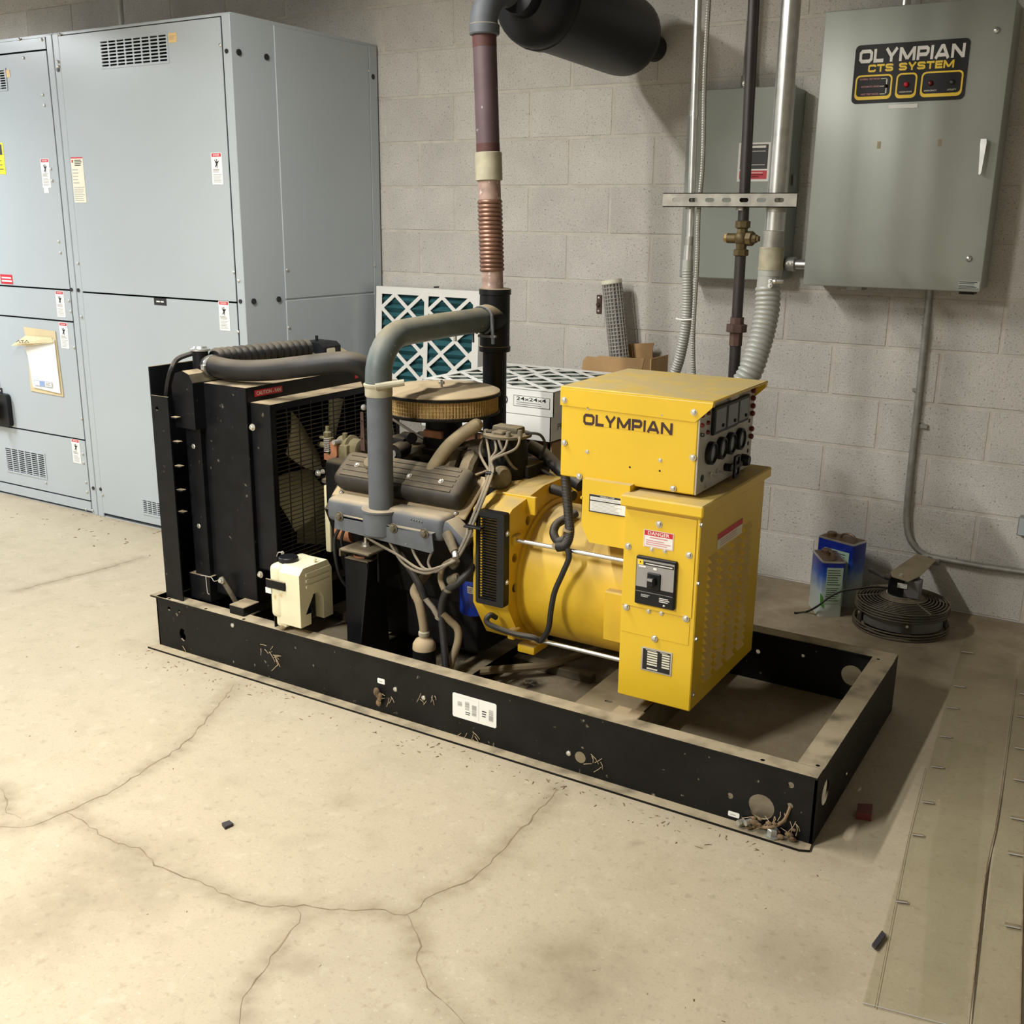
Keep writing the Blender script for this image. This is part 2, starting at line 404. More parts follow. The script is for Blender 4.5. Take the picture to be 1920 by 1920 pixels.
def stroke(pts, t):
    vs = []; m = len(pts); cl = pts[0] == pts[-1]
    for i in range(m):
        a = V(pts[i-1 if i else (-2 if cl else 0)]); b = V(pts[i]); c = V(pts[i+1] if i < m-1 else (pts[1] if cl else pts[i]))
        d1 = (b-a).normalized() if (i or cl) else (c-b).normalized(); d2 = (c-b).normalized() if (i < m-1 or cl) else d1
        n1 = V((-d1.y, d1.x)); n2 = V((-d2.y, d2.x)); n = (n1+n2).normalized(); k = t/2/max(.5, n.dot(n1))
        vs += [b+n*k, b-n*k]
    return vs, [(2*i, 2*i+1, 2*i+3, 2*i+2) for i in range(m-1)]
def wide_text(t, gap=.14):
    vs = []; fs = []; x = 0; kk = 0
    for ch in t:
        if ch == ' ': x += .75; continue
        w_, st = GLY[ch]
        for s_ in st:
            kk = (kk+1) % 4; a, f = stroke(s_, T_); o = len(vs); vs += [(p.x+x, p.y, kk*.00012) for p in a]; fs += [tuple(i+o for i in q) for q in f]
        x += w_+gap
    x -= gap
    return [(p[0]/x, p[1], p[2]) for p in vs], fs
class Decal:
    """flat printed sheet: origin = lower left corner, u right, v up, nrm towards the viewer"""
    def __init__(s, o, u, v, w, h, base='paper_white', th=.0012, r=0):
        s.o, s.u, s.v, s.w, s.h = V(o), V(u).normalized(), V(v).normalized(), w, h
        s.n = s.u.cross(s.v); s.m = MB(base); s.th = th; s.k = 0
        s.m.plate(rrect(0, 0, w, h, r) if r else rect(0, 0, w, h), [], s.o+s.n*th, s.u, s.v, -s.n*th)
    def _put(s, pts, fs, m):
        s.k += 1; q = s.o+s.n*(s.th+.00025*min(s.k, 4)); s.m.use(m); s.m.add([q+s.u*p[0]*s.w+s.v*p[1]*s.h+s.n*(p[2] if len(p) > 2 else 0) for p in pts], fs); return s
    def rect(s, x0, y0, x1, y1, m): return s._put(rect(x0, y0, x1, y1), [(0, 1, 2, 3)], m)
    def poly(s, p, m): return s._put(p, [tuple(range(len(p)))], m)
    def frame(s, x0, y0, x1, y1, t, m):
        tx = t/s.w; ty = t/s.h
        for r in ((x0, y0, x1, y0+ty), (x0, y1-ty, x1, y1), (x0, y0, x0+tx, y1), (x1-tx, y0, x1, y1)): s.rect(*r, m); s.k = 1
        return s
    def text(s, t, x0, y0, x1, y1, m, wide=False):
        a, f = wide_text(t) if wide else text_poly(t)
        return s._put([(x0+(x1-x0)*p[0], y0+(y1-y0)*p[1])+tuple(p[2:]) for p in a], f, m)
    def lines(s, x0, y0, x1, y1, n, m, fill=.45):
        for i in range(n):
            y = y1-(y1-y0)*(i+.5)/n; h = (y1-y0)/n*fill/2; e = x1-(x1-x0)*(.28*random.random())
            s.rect(x0, y-h, e, y+h, m); s.k = 1
        return s
    def build(s, name, parent, label=None):
        s.m.nofix = 1; o = s.m.build(name, parent, 0)
        if label: o['label'] = label
        return o
# ================================================================ the room
B = .2032
XL, XR, YF, ZC = -4.6, 5.6, -7.0, 3.9
# floor as a fine grid that carries stain / dirt / oil amounts
def seg_dist(p, a, b):
    d = b-a; t = max(0, min(1, (p-a).dot(d)/max(1e-9, d.dot(d)))); return (p-a-d*t).length
CR_PX = [[(440, 1285), (405, 1330), (365, 1375), (325, 1410), (270, 1445), (200, 1490), (125, 1522), (60, 1550), (0, 1550)],
         [(125, 1522), (160, 1545), (205, 1575), (260, 1590), (290, 1622), (345, 1645), (400, 1665), (450, 1692), (510, 1700), (570, 1696), (640, 1706), (700, 1704), (760, 1716)],
         [(1045, 1480), (1000, 1530), (960, 1575), (920, 1620), (870, 1655), (815, 1675), (785, 1700), (760, 1716)],
         [(760, 1716), (790, 1762), (785, 1800), (805, 1850), (850, 1890), (875, 1925)],
         [(560, 1700), (560, 1730), (530, 1770), (490, 1820), (460, 1870), (448, 1925)],
         [(0, 1215), (30, 1108), (60, 1100), (120, 1085), (200, 1065), (270, 1045)][1:],
         [(0, 1475), (18, 1500), (10, 1525), (40, 1535)]]
CRACKS = []
for c in CR_PX:
    p = [U(a, b, z=0).to_2d() for a, b in c]; q = []
    for i in range(len(p)-1):
        n = max(2, int((p[i+1]-p[i]).length/.02))
        for j in range(n):
            t = j/n; d = (p[i+1]-p[i]).normalized(); q.append(p[i].lerp(p[i+1], t)+V((-d.y, d.x))*random.uniform(-.006, .006))
    CRACKS.append(q+[p[-1]])
BLOTCH = [(U(215, 1650, z=0).to_2d(), .24, .5), (U(80, 1730, z=0).to_2d(), .2, .4), (U(1080, 1830, z=0).to_2d(), .2, .55), (U(650, 1500, z=0).to_2d(), .06, .35), (U(1190, 1585, z=0).to_2d(), .02, .8), (U(1310, 1588, z=0).to_2d(), .012, .9), (U(1480, 1800, z=0).to_2d(), .15, .35), (U(560, 1810, z=0).to_2d(), .05, .35)]
OIL = [(U(995, 1283, z=0).to_2d(), .055, 1.), (U(1100, 1255, z=0).to_2d(), .05, .35), (U(700, 1150, z=0).to_2d(), .16, .5), (U(930, 1240, z=0).to_2d(), .06, .45), (V((1.35, -1.5)), .25, .6)]
def blob(p, c, r, a, soft=.5):
    d = (p-c).length/r
    return a*max(0, min(1, (1-d)/soft+.3)) if d < 1.15 else 0
m = MB('concrete'); nx, ny = 420, 288; NV = (nx+1)*(ny+1); st = [0.]*NV; dr = [0.]*NV; ol = [0.]*NV
GX, GYs = (XR-XL)/nx, -YF/ny
def near(c, R, fn, arr):
    for j in range(max(0, int((c.y-R-YF)/GYs)), min(ny, int((c.y+R-YF)/GYs)+1)+1):
        for i in range(max(0, int((c.x-R-XL)/GX)), min(nx, int((c.x+R-XL)/GX)+1)+1):
            k = j*(nx+1)+i; q = math.hypot(XL+GX*i-c.x, YF+GYs*j-c.y); arr[k] = max(arr[k], fn(q))
for j in range(ny+1):
    for i in range(nx+1):
        x = XL+GX*i; y = YF+GYs*j; m.v.append((x, y, 0)); d_ = 0
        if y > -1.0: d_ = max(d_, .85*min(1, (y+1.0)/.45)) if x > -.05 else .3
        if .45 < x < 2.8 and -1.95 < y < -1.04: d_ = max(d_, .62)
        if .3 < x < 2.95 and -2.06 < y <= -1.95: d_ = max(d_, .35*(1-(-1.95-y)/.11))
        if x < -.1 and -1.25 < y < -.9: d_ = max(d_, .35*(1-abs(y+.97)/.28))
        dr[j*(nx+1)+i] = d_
for ci, q in enumerate(CRACKS):
    for p_ in q[::2]: near(p_, .06, lambda d: .80*max(0, 1-d/.055)**1.3, st)
for c, r, a_ in BLOTCH: near(c, r*1.1, lambda d: a_*max(0, min(1, (1-d/r)*1.6)), st)
for c, r, a_ in OIL: near(c, r*1.1, lambda d: a_*max(0, min(1, (1-d/r)*2)), ol)
for j in range(ny):
    for i in range(nx):
        k = j*(nx+1)+i; m.f.append((k, k+1, k+nx+2, k+nx+1)); m.mi.append(0)
floor = struct(m.build('floor', None, 0))
for n, d in (('stain', st), ('dirt', dr), ('oil', ol)):
    a = floor.data.attributes.new(n, 'FLOAT', 'POINT'); a.data.foreach_set('value', d)
floor['label'] = 'worn tan concrete floor with long branching cracks'
for q in CRACKS:                                            # thin open cracks in the slab
    m = MB('crack_brown'); n = len(q); vs = []
    for i in range(n):
        d = (q[min(i+1, n-1)]-q[max(i-1, 0)]).normalized(); w_ = random.uniform(.0005, .0024)*min(1, .3+min(i, n-1-i)/8)
        for s_ in (-1, 1): vs.append((q[i].x-d.y*w_*s_, q[i].y+d.x*w_*s_, .0005))
    m.add(vs, [(2*i, 2*i+1, 2*i+3, 2*i+2) for i in range(n-1)]); m.build('crack', floor, 0)
# back wall of concrete blocks: mortar slab behind, every block a piece of its own
wall = struct(MB('mortar').box((XL, .0025, 0), (XR, .06, ZC)).build('wall_back', None, 0)); wall['label'] = 'grey concrete block wall behind the generator'
bm_ = MB('block').box((-B+.005, 0, .005), (B-.005, .05, B-.005), .0035)
blk = bm_.build('block', None, 20); first = True
for k in range(0, 13):
    for j in range(-22, 23):
        if (j % 2 == 0) == (k % 2 == 1):                    # joints sit on even / odd multiples
            o = blk if first else blk.copy()
            if not first: COL.objects.link(o)
            first = False; o.parent = wall; o.location = ((j+1)*B, random.uniform(-.0008, .0008), k*B)
up = MB('block').box((XL, .001, 13*B+.005), (XR, .05, ZC)).build('upper_course', wall, 0)
struct(MB('ceiling_paint').box((XL, YF, ZC), (XR, .06, ZC+.1)).build('ceiling', None, 0))
struct(MB('block').box((XL-.1, YF, 0), (XL, .06, ZC)).build('wall_left', None, 0))
struct(MB('block').box((XR, YF, 0), (XR+.1, .06, ZC)).build('wall_right', None, 0))
struct(MB('block').box((XL, YF-.1, 0), (XR, YF, ZC)).build('wall_front', None, 0))
# lamp housings the strip lights hang in
for i, (lc, sx, sy, _, _) in enumerate(LAMPS):
    x, y, z = lc
    t = thing('ceiling_fixture', ['fluorescent strip fixture hung above the generator', 'fluorescent strip fixture hung in front of the switchgear', 'fluorescent strip fixture hung over the open floor'][i], 'light fixture', (x, y, ZC), 'strip light fixtures')
    hb = MB('fixture_white').plate([(-.13, -.034), (-.06, .07), (.06, .07), (.13, -.034), (.125, -.034), (.055, .064), (-.055, .064), (-.125, -.034)], [], (x, y-sy/2-.03, z+.004), X, Z, Y*(sy+.06)).build('housing', t)
    for dy in (-.4, .4): MB('galvanized').cyl((x, y+dy, z+.07), (x, y+dy, ZC), .004, n=6).build('hanger_rod', t)
# ================================================================ switchgear
GY = -.95
def g(px, py): return U(px, py, y=GY)
def screw(m, p, d, r=.007): m.ball(V(p)+V(d)*.001, r, 10, (1, .5, 1) if abs(d[1]) > .5 else (.5, 1, 1))
def vent(parent, x0, x1, z0, z1, nc, nr, name='vent_grille'):
    cw = (x1-x0)/nc; rh = (z1-z0)/nr; holes = []
    for c in range(nc):
        for r in range(nr): holes.append(rrect(c*cw+cw*.06, r*rh+rh*.20, (c+1)*cw-cw*.06, (r+1)*rh-rh*.20, rh*.22, 1))
    o = MB('gear_grey').plate(rect(-.006, -.006, x1-x0+.006, z1-z0+.006), holes, (x0, GY-.0068, z0), X, Z, Y*.003).build(name, parent, 0)
def danger(parent, px0, py0, px1, py1, w_=None, name='danger_label'):
    a = g(px0, py0); b = g(px1, py1); wd = .062; h = a.z-b.z
    d = Decal((a.x, GY-.0042, b.z), X, Z, wd, h)
    d.rect(.06, .88, .94, .985, 'print_red').text('DANGER', .2, .905, .8, .96, 'print_white')
    d.poly([(.45, .80), (.55, .80), (.56, .75), (.50, .74)], 'print_black').poly([(.40, .74), (.62, .73), (.55, .62), (.46, .63)], 'print_black').poly([(.30, .78), (.36, .79), (.47, .68), (.43, .66)], 'print_black').poly([(.60, .72), (.72, .76), (.70, .72), (.58, .66)], 'print_black').poly([(.44, .64), (.52, .63), (.40, .54), (.34, .56)], 'print_black').poly([(.50, .63), (.58, .64), (.56, .52), (.52, .52)], 'print_black')
    d.lines(.12, .38, .8, .5, 3, 'print_grey').lines(.12, .05, .9, .34, 6, 'print_grey', .3)
    d.build(name, parent, 'white danger sticker with red heading')
def section(name, label, x0, x1):
    t = thing(name, label, 'switchgear', ((x0+x1)/2, -.47, 0), None)
    m = MB('gear_grey')                                       # hollow sheet-metal shell, open at the front behind the doors
    for a, b in (((x0, GY+.004, 0), (x0+.003, -.012, 2.272)), ((x1-.003, GY+.004, 0), (x1, -.012, 2.272)), ((x0+.003, -.015, 0), (x1-.003, -.012, 2.272)), ((x0+.003, GY+.004, 2.269), (x1-.003, -.015, 2.272)), ((x0+.003, GY+.004, 0), (x1-.003, -.015, .004)), ((x0+.003, GY, 2.260), (x1-.003, GY+.012, 2.269))): m.box(a, b)
    return t, m
def door(x0, x1, z0, z1, vents=()):
    return MB('gear_grey').plate(rect(x0, z0, x1, z1), [rect(a+.004, c+.004, b-.004, d_-.004) for a, b, c, d_ in vents], (0, GY-.004, 0), X, Z, Y*.004)
SX0, SX1 = -1.152, -.035
t, m = section('switchgear_cabinet', 'tall grey switchgear cabinet with wide plain doors beside the block wall', SX0, SX1)
body = m.build('body', t)
for a, b in ((SX0, SX0+.042), (SX1-.047, SX1)):
    p = MB('gear_grey').box((a+.001, GY-.002, .0), (b, GY+.006, 2.268), .002); p.build('corner_post', t)
zs = g(280, 556).z
a, b = g(189, 79), g(317, 110); UV = (a.x, b.x, b.z-.012, a.z+.004)
a = g(269, 936); LV = (a.x, a.x+.27, g(300, 968).z, a.z)
ud = door(SX0+.046, SX1-.051, zs+.004, 2.255, [UV]).build('upper_door', t)
ld = door(SX0+.046, SX1-.051, .022, zs-.004, [LV]).build('lower_door', t)
vent(ud, *UV, 8, 8); vent(ld, *LV, 8, 7)
dg = lambda *q: danger(*q)
danger(ud, 397, 287, 423, 346); danger(ld, 411, 564, 437, 621)
a, b = g(317, 63), g(333, 79); Decal((a.x, GY-.0042, b.z), X, Z, b.x-a.x, a.z-b.z, 'label_orange').lines(.1, .3, .9, .8, 3, 'print_grey', .3).build('small_label', ud, 'small orange label')
a, b = g(134, 295), g(168, 380); d = Decal((a.x, GY-.0042, b.z), X, Z, .085, a.z-b.z, 'label_cream'); d.rect(0, .97, 1, 1, 'print_red').rect(.06, .88, .2, .94, 'print_red').lines(.3, .8, .9, .95, 4, 'print_black').lines(.06, .4, .6, .76, 5, 'print_grey', .2).lines(.06, .03, .95, .36, 8, 'print_grey', .3); d.build('instruction_sheet', ud, 'cream printed instruction sheet')
a, b = g(290, 558), g(314, 573); d = Decal((a.x, GY-.0042, b.z), X, Z, b.x-a.x, a.z-b.z, 'print_black'); d.rect(.2, .4, .48, .6, 'print_white').rect(.54, .4, .8, .6, 'print_white'); d.build('name_tag', ld, 'small black engraved tag')
sc = MB('zinc_bolt')
for q in ((414, 85), (440, 510), (148, 494), (154, 594), (448, 622), (194, 928), (449, 526), (110, 116), (111, 125), (114, 65)): screw(sc, g(*q)+V((0, -.005, 0)), (0, -1, 0))
sc.split('door_screw', t)
pl_ = MB('print_black')
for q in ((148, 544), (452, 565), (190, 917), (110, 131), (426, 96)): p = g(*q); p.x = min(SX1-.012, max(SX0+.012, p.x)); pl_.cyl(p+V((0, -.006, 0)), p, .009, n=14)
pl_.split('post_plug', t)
# right-hand side: plain strip, two panels and back post
ys = -.703
for z0, z1, nm in ((zs+.004, 2.258, 'side_panel'), (.022, zs-.004, 'side_panel')):
    MB('gear_grey').box((SX1-.004, ys, z0), (SX1+.004, -.075, z1), .002).build(nm, t)
MB('gear_grey').box((SX1-.004, -.073, 0), (SX1+.005, -.014, 2.262), .002).build('back_post', t)
sc = MB('zinc_bolt'); pl_ = MB('print_black')
for q in ((539, 506), (542, 614), (692, 133), (702, 498)): screw(sc, U(*q, x=SX1+.005), (1, 0, 0))
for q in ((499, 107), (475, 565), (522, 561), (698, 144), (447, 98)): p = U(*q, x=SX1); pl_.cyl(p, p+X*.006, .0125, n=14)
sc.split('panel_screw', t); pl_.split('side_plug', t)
# second section, further from the wall corner
LX0, LX1 = -2.30, -1.156
t2, m = section('switchgear_cabinet', 'grey switchgear cabinet carrying a document pouch and a breaker handle', LX0, LX1)
m.build('body', t2)
MB('gear_grey').box((LX1-.042, GY-.002, 0), (LX1-.001, GY+.006, 2.268), .002).build('corner_post', t2)
MB('gear_grey').box((LX0+.001, GY-.002, 0), (LX0+.017, GY+.006, 2.268), .002).build('corner_post', t2)
a = g(11, 838); V1 = (a.x, g(85, 860).x, g(17, 882).z, a.z); a, b = g(11, 130), g(11, 168); V4 = (a.x-.36, a.x, b.z, a.z)
zz = [.012, g(0, 902).z, g(50, 806).z, g(0, 591).z, g(0, 535).z, g(0, 103).z, 2.262]
pn = []
for i in range(6):
    pn.append(door(LX0+.02, LX1-.046, zz[i]+.004, zz[i+1]-.004, [V1] if i == 1 else [V4] if i == 4 else []).build(['plinth_panel', 'vent_panel', 'breaker_door', 'narrow_panel', 'upper_door', 'top_panel'][i], t2))
vent(pn[1], *V1, 6, 12); vent(pn[4], *V4, 8, 8)
danger(pn[4], 77, 298, 97, 352); danger(pn[3], 105, 545, 126, 595); danger(pn[2], 112, 604, 132, 654); danger(pn[1], 135, 822, 157, 870)
a, b = g(84, 352), g(97, 362); Decal((a.x, GY-.0042, b.z), X, Z, .035, a.z-b.z).build('small_label', pn[4])
a, b = g(9, 132), g(21, 145); Decal((a.x, GY-.0042, b.z), X, Z, b.x-a.x, a.z-b.z, 'label_orange').build('small_label', pn[4], 'small orange label')
a, b = g(0, 268), g(9, 327); d = Decal((a.x-.1, GY-.0042, b.z), X, Z, .127, a.z-b.z, 'hazard_yellow'); d.rect(.05, .62, .92, .95, 'print_black').lines(.1, .1, .9, .5, 3, 'print_black', .2); d.build('warning_label', pn[4], 'bright yellow warning label')
a, b = g(2, 514), g(26, 533); d = Decal((a.x, GY-.0042, b.z), X, Z, b.x-a.x, a.z-b.z, 'print_red'); d.rect(.1, .58, .9, .74, 'print_white').rect(.1, .22, .95, .4, 'print_white'); d.build('red_label', pn[4], 'red label with two white lines')
# breaker handle on the middle door
hc = g(15, 770)
m = MB('black_clean').plate(rrect(hc.x-.13, g(0, 795).z, hc.x+.045, g(15, 738).z, .02), [], (0, GY-.03, 0), X, Z, Y*.026)
ho = m.build('handle_escutcheon', pn[2])
MB('plate_tan').obox((hc.x-.035, GY-.045, hc.z), (V((.93, 0, -.36)), Y, V((.36, 0, .93))), (.016, .008, .05), .003).build('handle_grip', ho)
MB('galvanized').obox((hc.x-.03, GY-.06, hc.z-.02), (V((.93, 0, -.36)), Y, V((.36, 0, .93))), (.004, .006, .062), .002).build('handle_lever', ho)
a = g(2, 733); d = Decal((a.x-.08, GY-.005, a.z-.012), X, Z, .1, .03, 'print_black'); d.rect(.1, .35, .85, .6, 'print_white'); d.build('name_tag', pn[2])
a = g(0, 722); Decal((a.x-.08, GY-.005, a.z-.012), X, Z, .088, .03).lines(.1, .2, .9, .8, 3, 'print_grey', .3).build('small_label', pn[2])
sc = MB('zinc_bolt')
for q in ((82, 178), (85, 198), (97, 317), (100, 339), (112, 453), (115, 474), (131, 564), (134, 584), (141, 652), (155, 785), (157, 851), (158, 868), (163, 904), (165, 922), (163, 955), (175, 957), (88, 905), (38, 74), (80, 75), (46, 109)): screw(sc, g(*q)+V((0, -.005, 0)), (0, -1, 0))
sc.split('panel_screw', t2)
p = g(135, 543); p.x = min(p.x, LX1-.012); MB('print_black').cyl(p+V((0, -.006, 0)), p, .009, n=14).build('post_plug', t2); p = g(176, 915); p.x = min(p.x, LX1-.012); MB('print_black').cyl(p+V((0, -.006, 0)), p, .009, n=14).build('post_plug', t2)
# document pouch taped to the door
dp = thing('document_pouch', 'yellowed plastic pouch with folded papers on the switchgear door', 'document pouch', g(80, 735))
def sheet(name, pts, m, off, parent, th=.003):
    q = [U(a, b, y=GY-off) for a, b in pts]
    return MB(m).plate([(p.x, p.z) for p in q], [], (0, GY-off, 0), X, Z, Y*th).build(name, parent, 0)
sheet('backing', [(44, 613), (103, 621), (119, 744), (58, 733), (51, 650)], 'envelope_tan', .008, dp)
ps = sheet('folded_paper', [(45, 650), (101, 636), (113, 738), (62, 726), (52, 668)], 'paper_white', .014, dp)
pts = [(21, 648, .05), (47, 630, .015), (96, 634, .016), (100, 642, .02), (56, 648, .03)]
q = [U(a, b, y=GY-o) for a, b, o in pts]; mm = MB('envelope_tan'); mm.add(q+[p+V((0, .002, .002)) for p in q], [(0, 1, 2, 3, 4), (9, 8, 7, 6, 5)]+[(i, (i+1) % 5, (i+1) % 5+5, i+5) for i in range(5)]); fl = mm.build('torn_flap', dp, 0)
wr = MB('print_black')
for aa, bb in (((30, 642), (35, 638)), ((35, 638), (38, 643)), ((39, 639), (45, 638)), ((42, 638), (43, 644)), ((46, 643), (50, 638)), ((50, 638), (54, 643))):
    wr.tube([U(*aa, y=GY-.046), U(*bb, y=GY-.046)], .0015, 5)
wr.build('marker_writing', fl)
a, b = U(64, 712, y=GY-.0175), U(98, 727, y=GY-.0175); d = Decal((a.x, GY-.0165, b.z), X, Z, b.x-a.x, a.z-b.z, 'paper_white'); d.frame(0, 0, 1, 1, .002, 'print_blue').rect(.3, .1, .6, .9, 'print_blue').lines(.65, .2, .95, .8, 3, 'print_grey'); d.build('stamp', ps)
# ================================================================ wall-mounted panels
px0, px1, pz0, pz1, py = 2.147, 2.777, 1.254, 2.211, -.2
t = thing('transfer_switch_panel', 'large grey wall cabinet with OLYMPIAN CTS SYSTEM nameplate', 'electrical panel', (2.46, 0, pz0))
MB('panel_grey').box((px0+.006, py+.022, pz0+.005), (px1-.006, -.001, pz1-.005), .004).build('body', t)
dr_ = MB('panel_grey').box((px0, py, pz0), (px1, py+.02, pz1), .005).build('door', t)
a = U(1597, 194, y=py); b = U(1819, 70, y=py)
d = Decal((2.268, py-.0005, 1.896), X, Z, 2.648-2.268, 2.090-1.896, 'black_clean', .003, .016)
d.text('OLYMPIAN', .04, .69, .965, .92, 'print_white', True); d.text('CTS SYSTEM', .13, .53, .885, .66, 'print_yellow', True)
def rring(x0, y0, x1, y1, tx, tb):
    W, H = d.w, d.h; q = d.o+d.n*(d.th+.0004); d.m.use('print_yellow')
    d.m.plate(rrect(x0*W, y0*H, x1*W, y1*H, .016), [rrect(x0*W+tx, y0*H+tb, x1*W-tx, y1*H-tx, .012)], q, d.u, d.v, -d.n*.0003)
rring(.025, .06, .36, .485, .0055, .011); rring(.395, .06, .58, .485, .0055, .011); rring(.615, .06, .975, .485, .0055, .011)
d.k = 0
for i, y in enumerate((.40, .27, .14)):
    d.text(['NORMAL TEST MODE', 'AUTOMATIC MODE', 'FAST TEST MODE'][i], [.065, .08, .085][i], y, .245, y+.03, 'print_pink'); d.k = 0
for r in ((.255, .405, .315, .417), (.305, .31, .315, .417), (.25, .277, .30, .289), (.255, .145, .315, .157), (.305, .145, .315, .25)): d.rect(*r, 'label_cream'); d.k = 0
d.text('UNDERCRANK', .43, .155, .545, .18, 'label_cream'); d.k = 0; d.text('EMERGENCY', .65, .155, .76, .18, 'label_cream'); d.k = 0; d.text('UTILITY', .85, .155, .925, .18, 'label_cream')
npl = d.build('nameplate', t, 'black nameplate with white and yellow lettering')
def onp(fx, fz): return d.o+d.u*fx*d.w+d.v*fz*d.h+d.n*.003
for fx, fz, mm, rr in ((.488, .29, 'print_red', .009), (.70, .29, 'lamp_red', .009), (.885, .29, 'meter_grey', .0085), (.308, .28, 'black_clean', .006)):
    p = onp(fx, fz); MB(mm).lathe([(rr, 0), (rr, .004), (rr*.7, .009), (.001, .011)], p, -Y, 14).build('indicator_lamp', npl)
a = U(1666, 204, y=py); Decal((a.x, py-.0008, a.z), X, Z, .098, .013).build('blank_sticker', dr_, 'small shiny white sticker')
a, b = U(1796, 542, y=py), U(1838, 526, y=py); d2 = Decal((a.x, py-.0008, a.z), X, Z, b.x-a.x, b.z-a.z-.004, 'panel_grey', .0006); d2.lines(.02, .62, .98, .98, 2, 'print_black', .5).lines(.02, .02, .98, .5, 3, 'print_black', .5); d2.build('corner_print', dr_)
for q in ((1869, 57), (1817, 485)):
    p = U(*q, y=py); MB('galvanized').lathe([(.011, 0), (.011, .003), (.008, .009), (.001, .012)], p, -Y, 16).build('door_latch', t)
p0, p1 = U(1845, 262, y=py-.02), U(1843, 330, y=py-.02)
h = MB('galvanized').lathe([(.014, 0), (.014, .012), (.011, .02)], V((p0.x, py, p0.z-.012)), -Y, 16)
h.plate([(-.009, .014), (.009, .014), (.011, 0), (.0055, -.095), (.002, -.102), (-.003, -.10), (-.009, 0)], [], (p0.x, py-.03, p0.z-.012), X, Z, Y*.012); h.build('door_handle', t)
for q in ((1648, 272), (1762, 268)):
    p = U(*q, y=py); MB('plate_tan').box((p.x-.006, py-.001, p.z-.012), (p.x+.006, py, p.z+.012)).build('glue_mark', dr_)
MB('galvanized_dull').box((2.30, -.16, pz0-.014), (2.36, -.08, pz0+.004), .002).build('bottom_lug', t); MB('black_clean').box((2.70, -.15, pz0-.012), (2.75, -.08, pz0+.004)).build('bottom_lug', t)
MB('galvanized').cyl((2.40, -.1, pz1-.01), (2.40, -.1, pz1+.4), .017).build('top_conduit', t)
# smaller panel behind the pipes
t = thing('junction_cabinet', 'smaller grey wall cabinet behind the vertical conduits', 'electrical panel', (1.84, 0, 1.262))
MB('box_grey').box((1.628, -.138, 1.266), (2.040, -.001, 1.974), .004).build('body', t)
dr2 = MB('box_grey').box((1.622, -.155, 1.262), (2.046, -.137, 1.978), .004).build('door', t)
a, b = U(1386, 268, y=-.156), U(1441, 340, y=-.156); d2 = Decal((a.x, -.1555, b.z), X, Z, b.x-a.x, a.z-b.z)
d2.rect(.07, .32, .93, .95, 'print_black').rect(.07, .06, .93, .28, 'print_red').lines(.12, .09, .9, .25, 3, 'print_white', .3).rect(.15, .86, .85, .92, 'print_white').rect(.4, .77, .85, .785, 'print_white').rect(.4, .42, .85, .435, 'print_white').text('C', .12, .84, .22, .93, 'print_white')
for i in range(5): d2.rect(.12, .40+.085*i, .17, .435+.085*i, 'print_white')
d2.build('caution_label', dr2, 'black white and red caution label')
p = U(1477, 335, y=-.08); MB('galvanized_dull').box((2.046, -.10, 1.62), (2.05, -.07, 1.66)).build('side_clip', t)
# conduit entering the top of that panel
t = thing('wall_conduit', 'short galvanized conduit strapped above the smaller wall cabinet', 'conduit', (1.8, -.05, 1.975))
a = U(1399, 160, y=-.06); b = U(1411, 0, y=-.06); dv = (b-a)/(b.z-a.z); MB('galvanized').cyl(a+dv*(1.972-a.z), a+dv*(ZC-.02-a.z), .017).build('pipe', t)
MB('galvanized_dull').cyl(a+dv*(1.975-a.z), a+dv*(2.03-a.z), .021).build('coupling', t); MB('zinc_bolt').bolt(a+dv*(2.0-a.z)+V((.0, -.021, 0)), -Y, .006, .01).build('set_screw', t)
# stub between both panels
t = thing('conduit_stub', 'short horizontal conduit stub joining the two wall cabinets', 'conduit', (2.09, -.1, 1.33))
a = U(1480, 495, y=-.1); MB('galvanized').cyl((2.044, -.1, a.z), (2.155, -.1, a.z), .019).build('pipe', t)
MB('galvanized_dull').lathe([(.026, 0), (.028, .004), (.028, .036), (.022, .04)], (2.046, -.1, a.z), X, 18).build('connector', t)
sc = MB('zinc_bolt'); [sc.bolt((2.06+.014*i, -.127, a.z+.004), -Y, .004, .008) for i in (0, 1)]; sc.split('set_screw', t)
# conduit running down the wall at the right and bending along the floor
t = thing('bent_conduit', 'dull galvanized conduit bending from the large panel along the wall base', 'conduit', (2.58, -.02, .2))
yc = -.0145
pts = [V((2.575, yc, pz0+.01)), U(1718, 780, y=yc), U(1702, 930, y=yc), U(1700, 985, y=yc), U(1708, 1015, y=yc), U(1728, 1036, y=yc), U(1755, 1046, y=yc), U(1840, 1062, y=yc), U(1919, 1073, y=yc), V((5.5, yc, .2))]
MB('galvanized_dull').tube(pts[:2]+spline(pts[1:8], 5)[1:]+pts[8:], .0125, 12).build('pipe', t)
p = U(1716, 798, y=yc); s_ = MB('galvanized_dull'); s_.cyl(p+V((0, 0, -.012)), p+V((0, 0, .012)), .0145); s_.box((p.x, -.012, p.z-.01), (p.x+.045, -.0025, p.z+.008), .002); s_.build('strap', t)
p = U(1719, 732, y=yc); MB('galvanized_dull').box((p.x-.018, -.016, p.z-.006), (p.x, -.002, p.z+.006), .002).build('strap_ear', t)
p = U(1745, 1050, y=yc); s_ = MB('galvanized_dull'); s_.box((p.x-.035, -.032, p.z-.012), (p.x-.006, -.002, p.z+.02), .003); s_.box((p.x+.006, -.032, p.z-.014), (p.x+.035, -.002, p.z+.016), .003); s_.build('elbow_clamp', t)
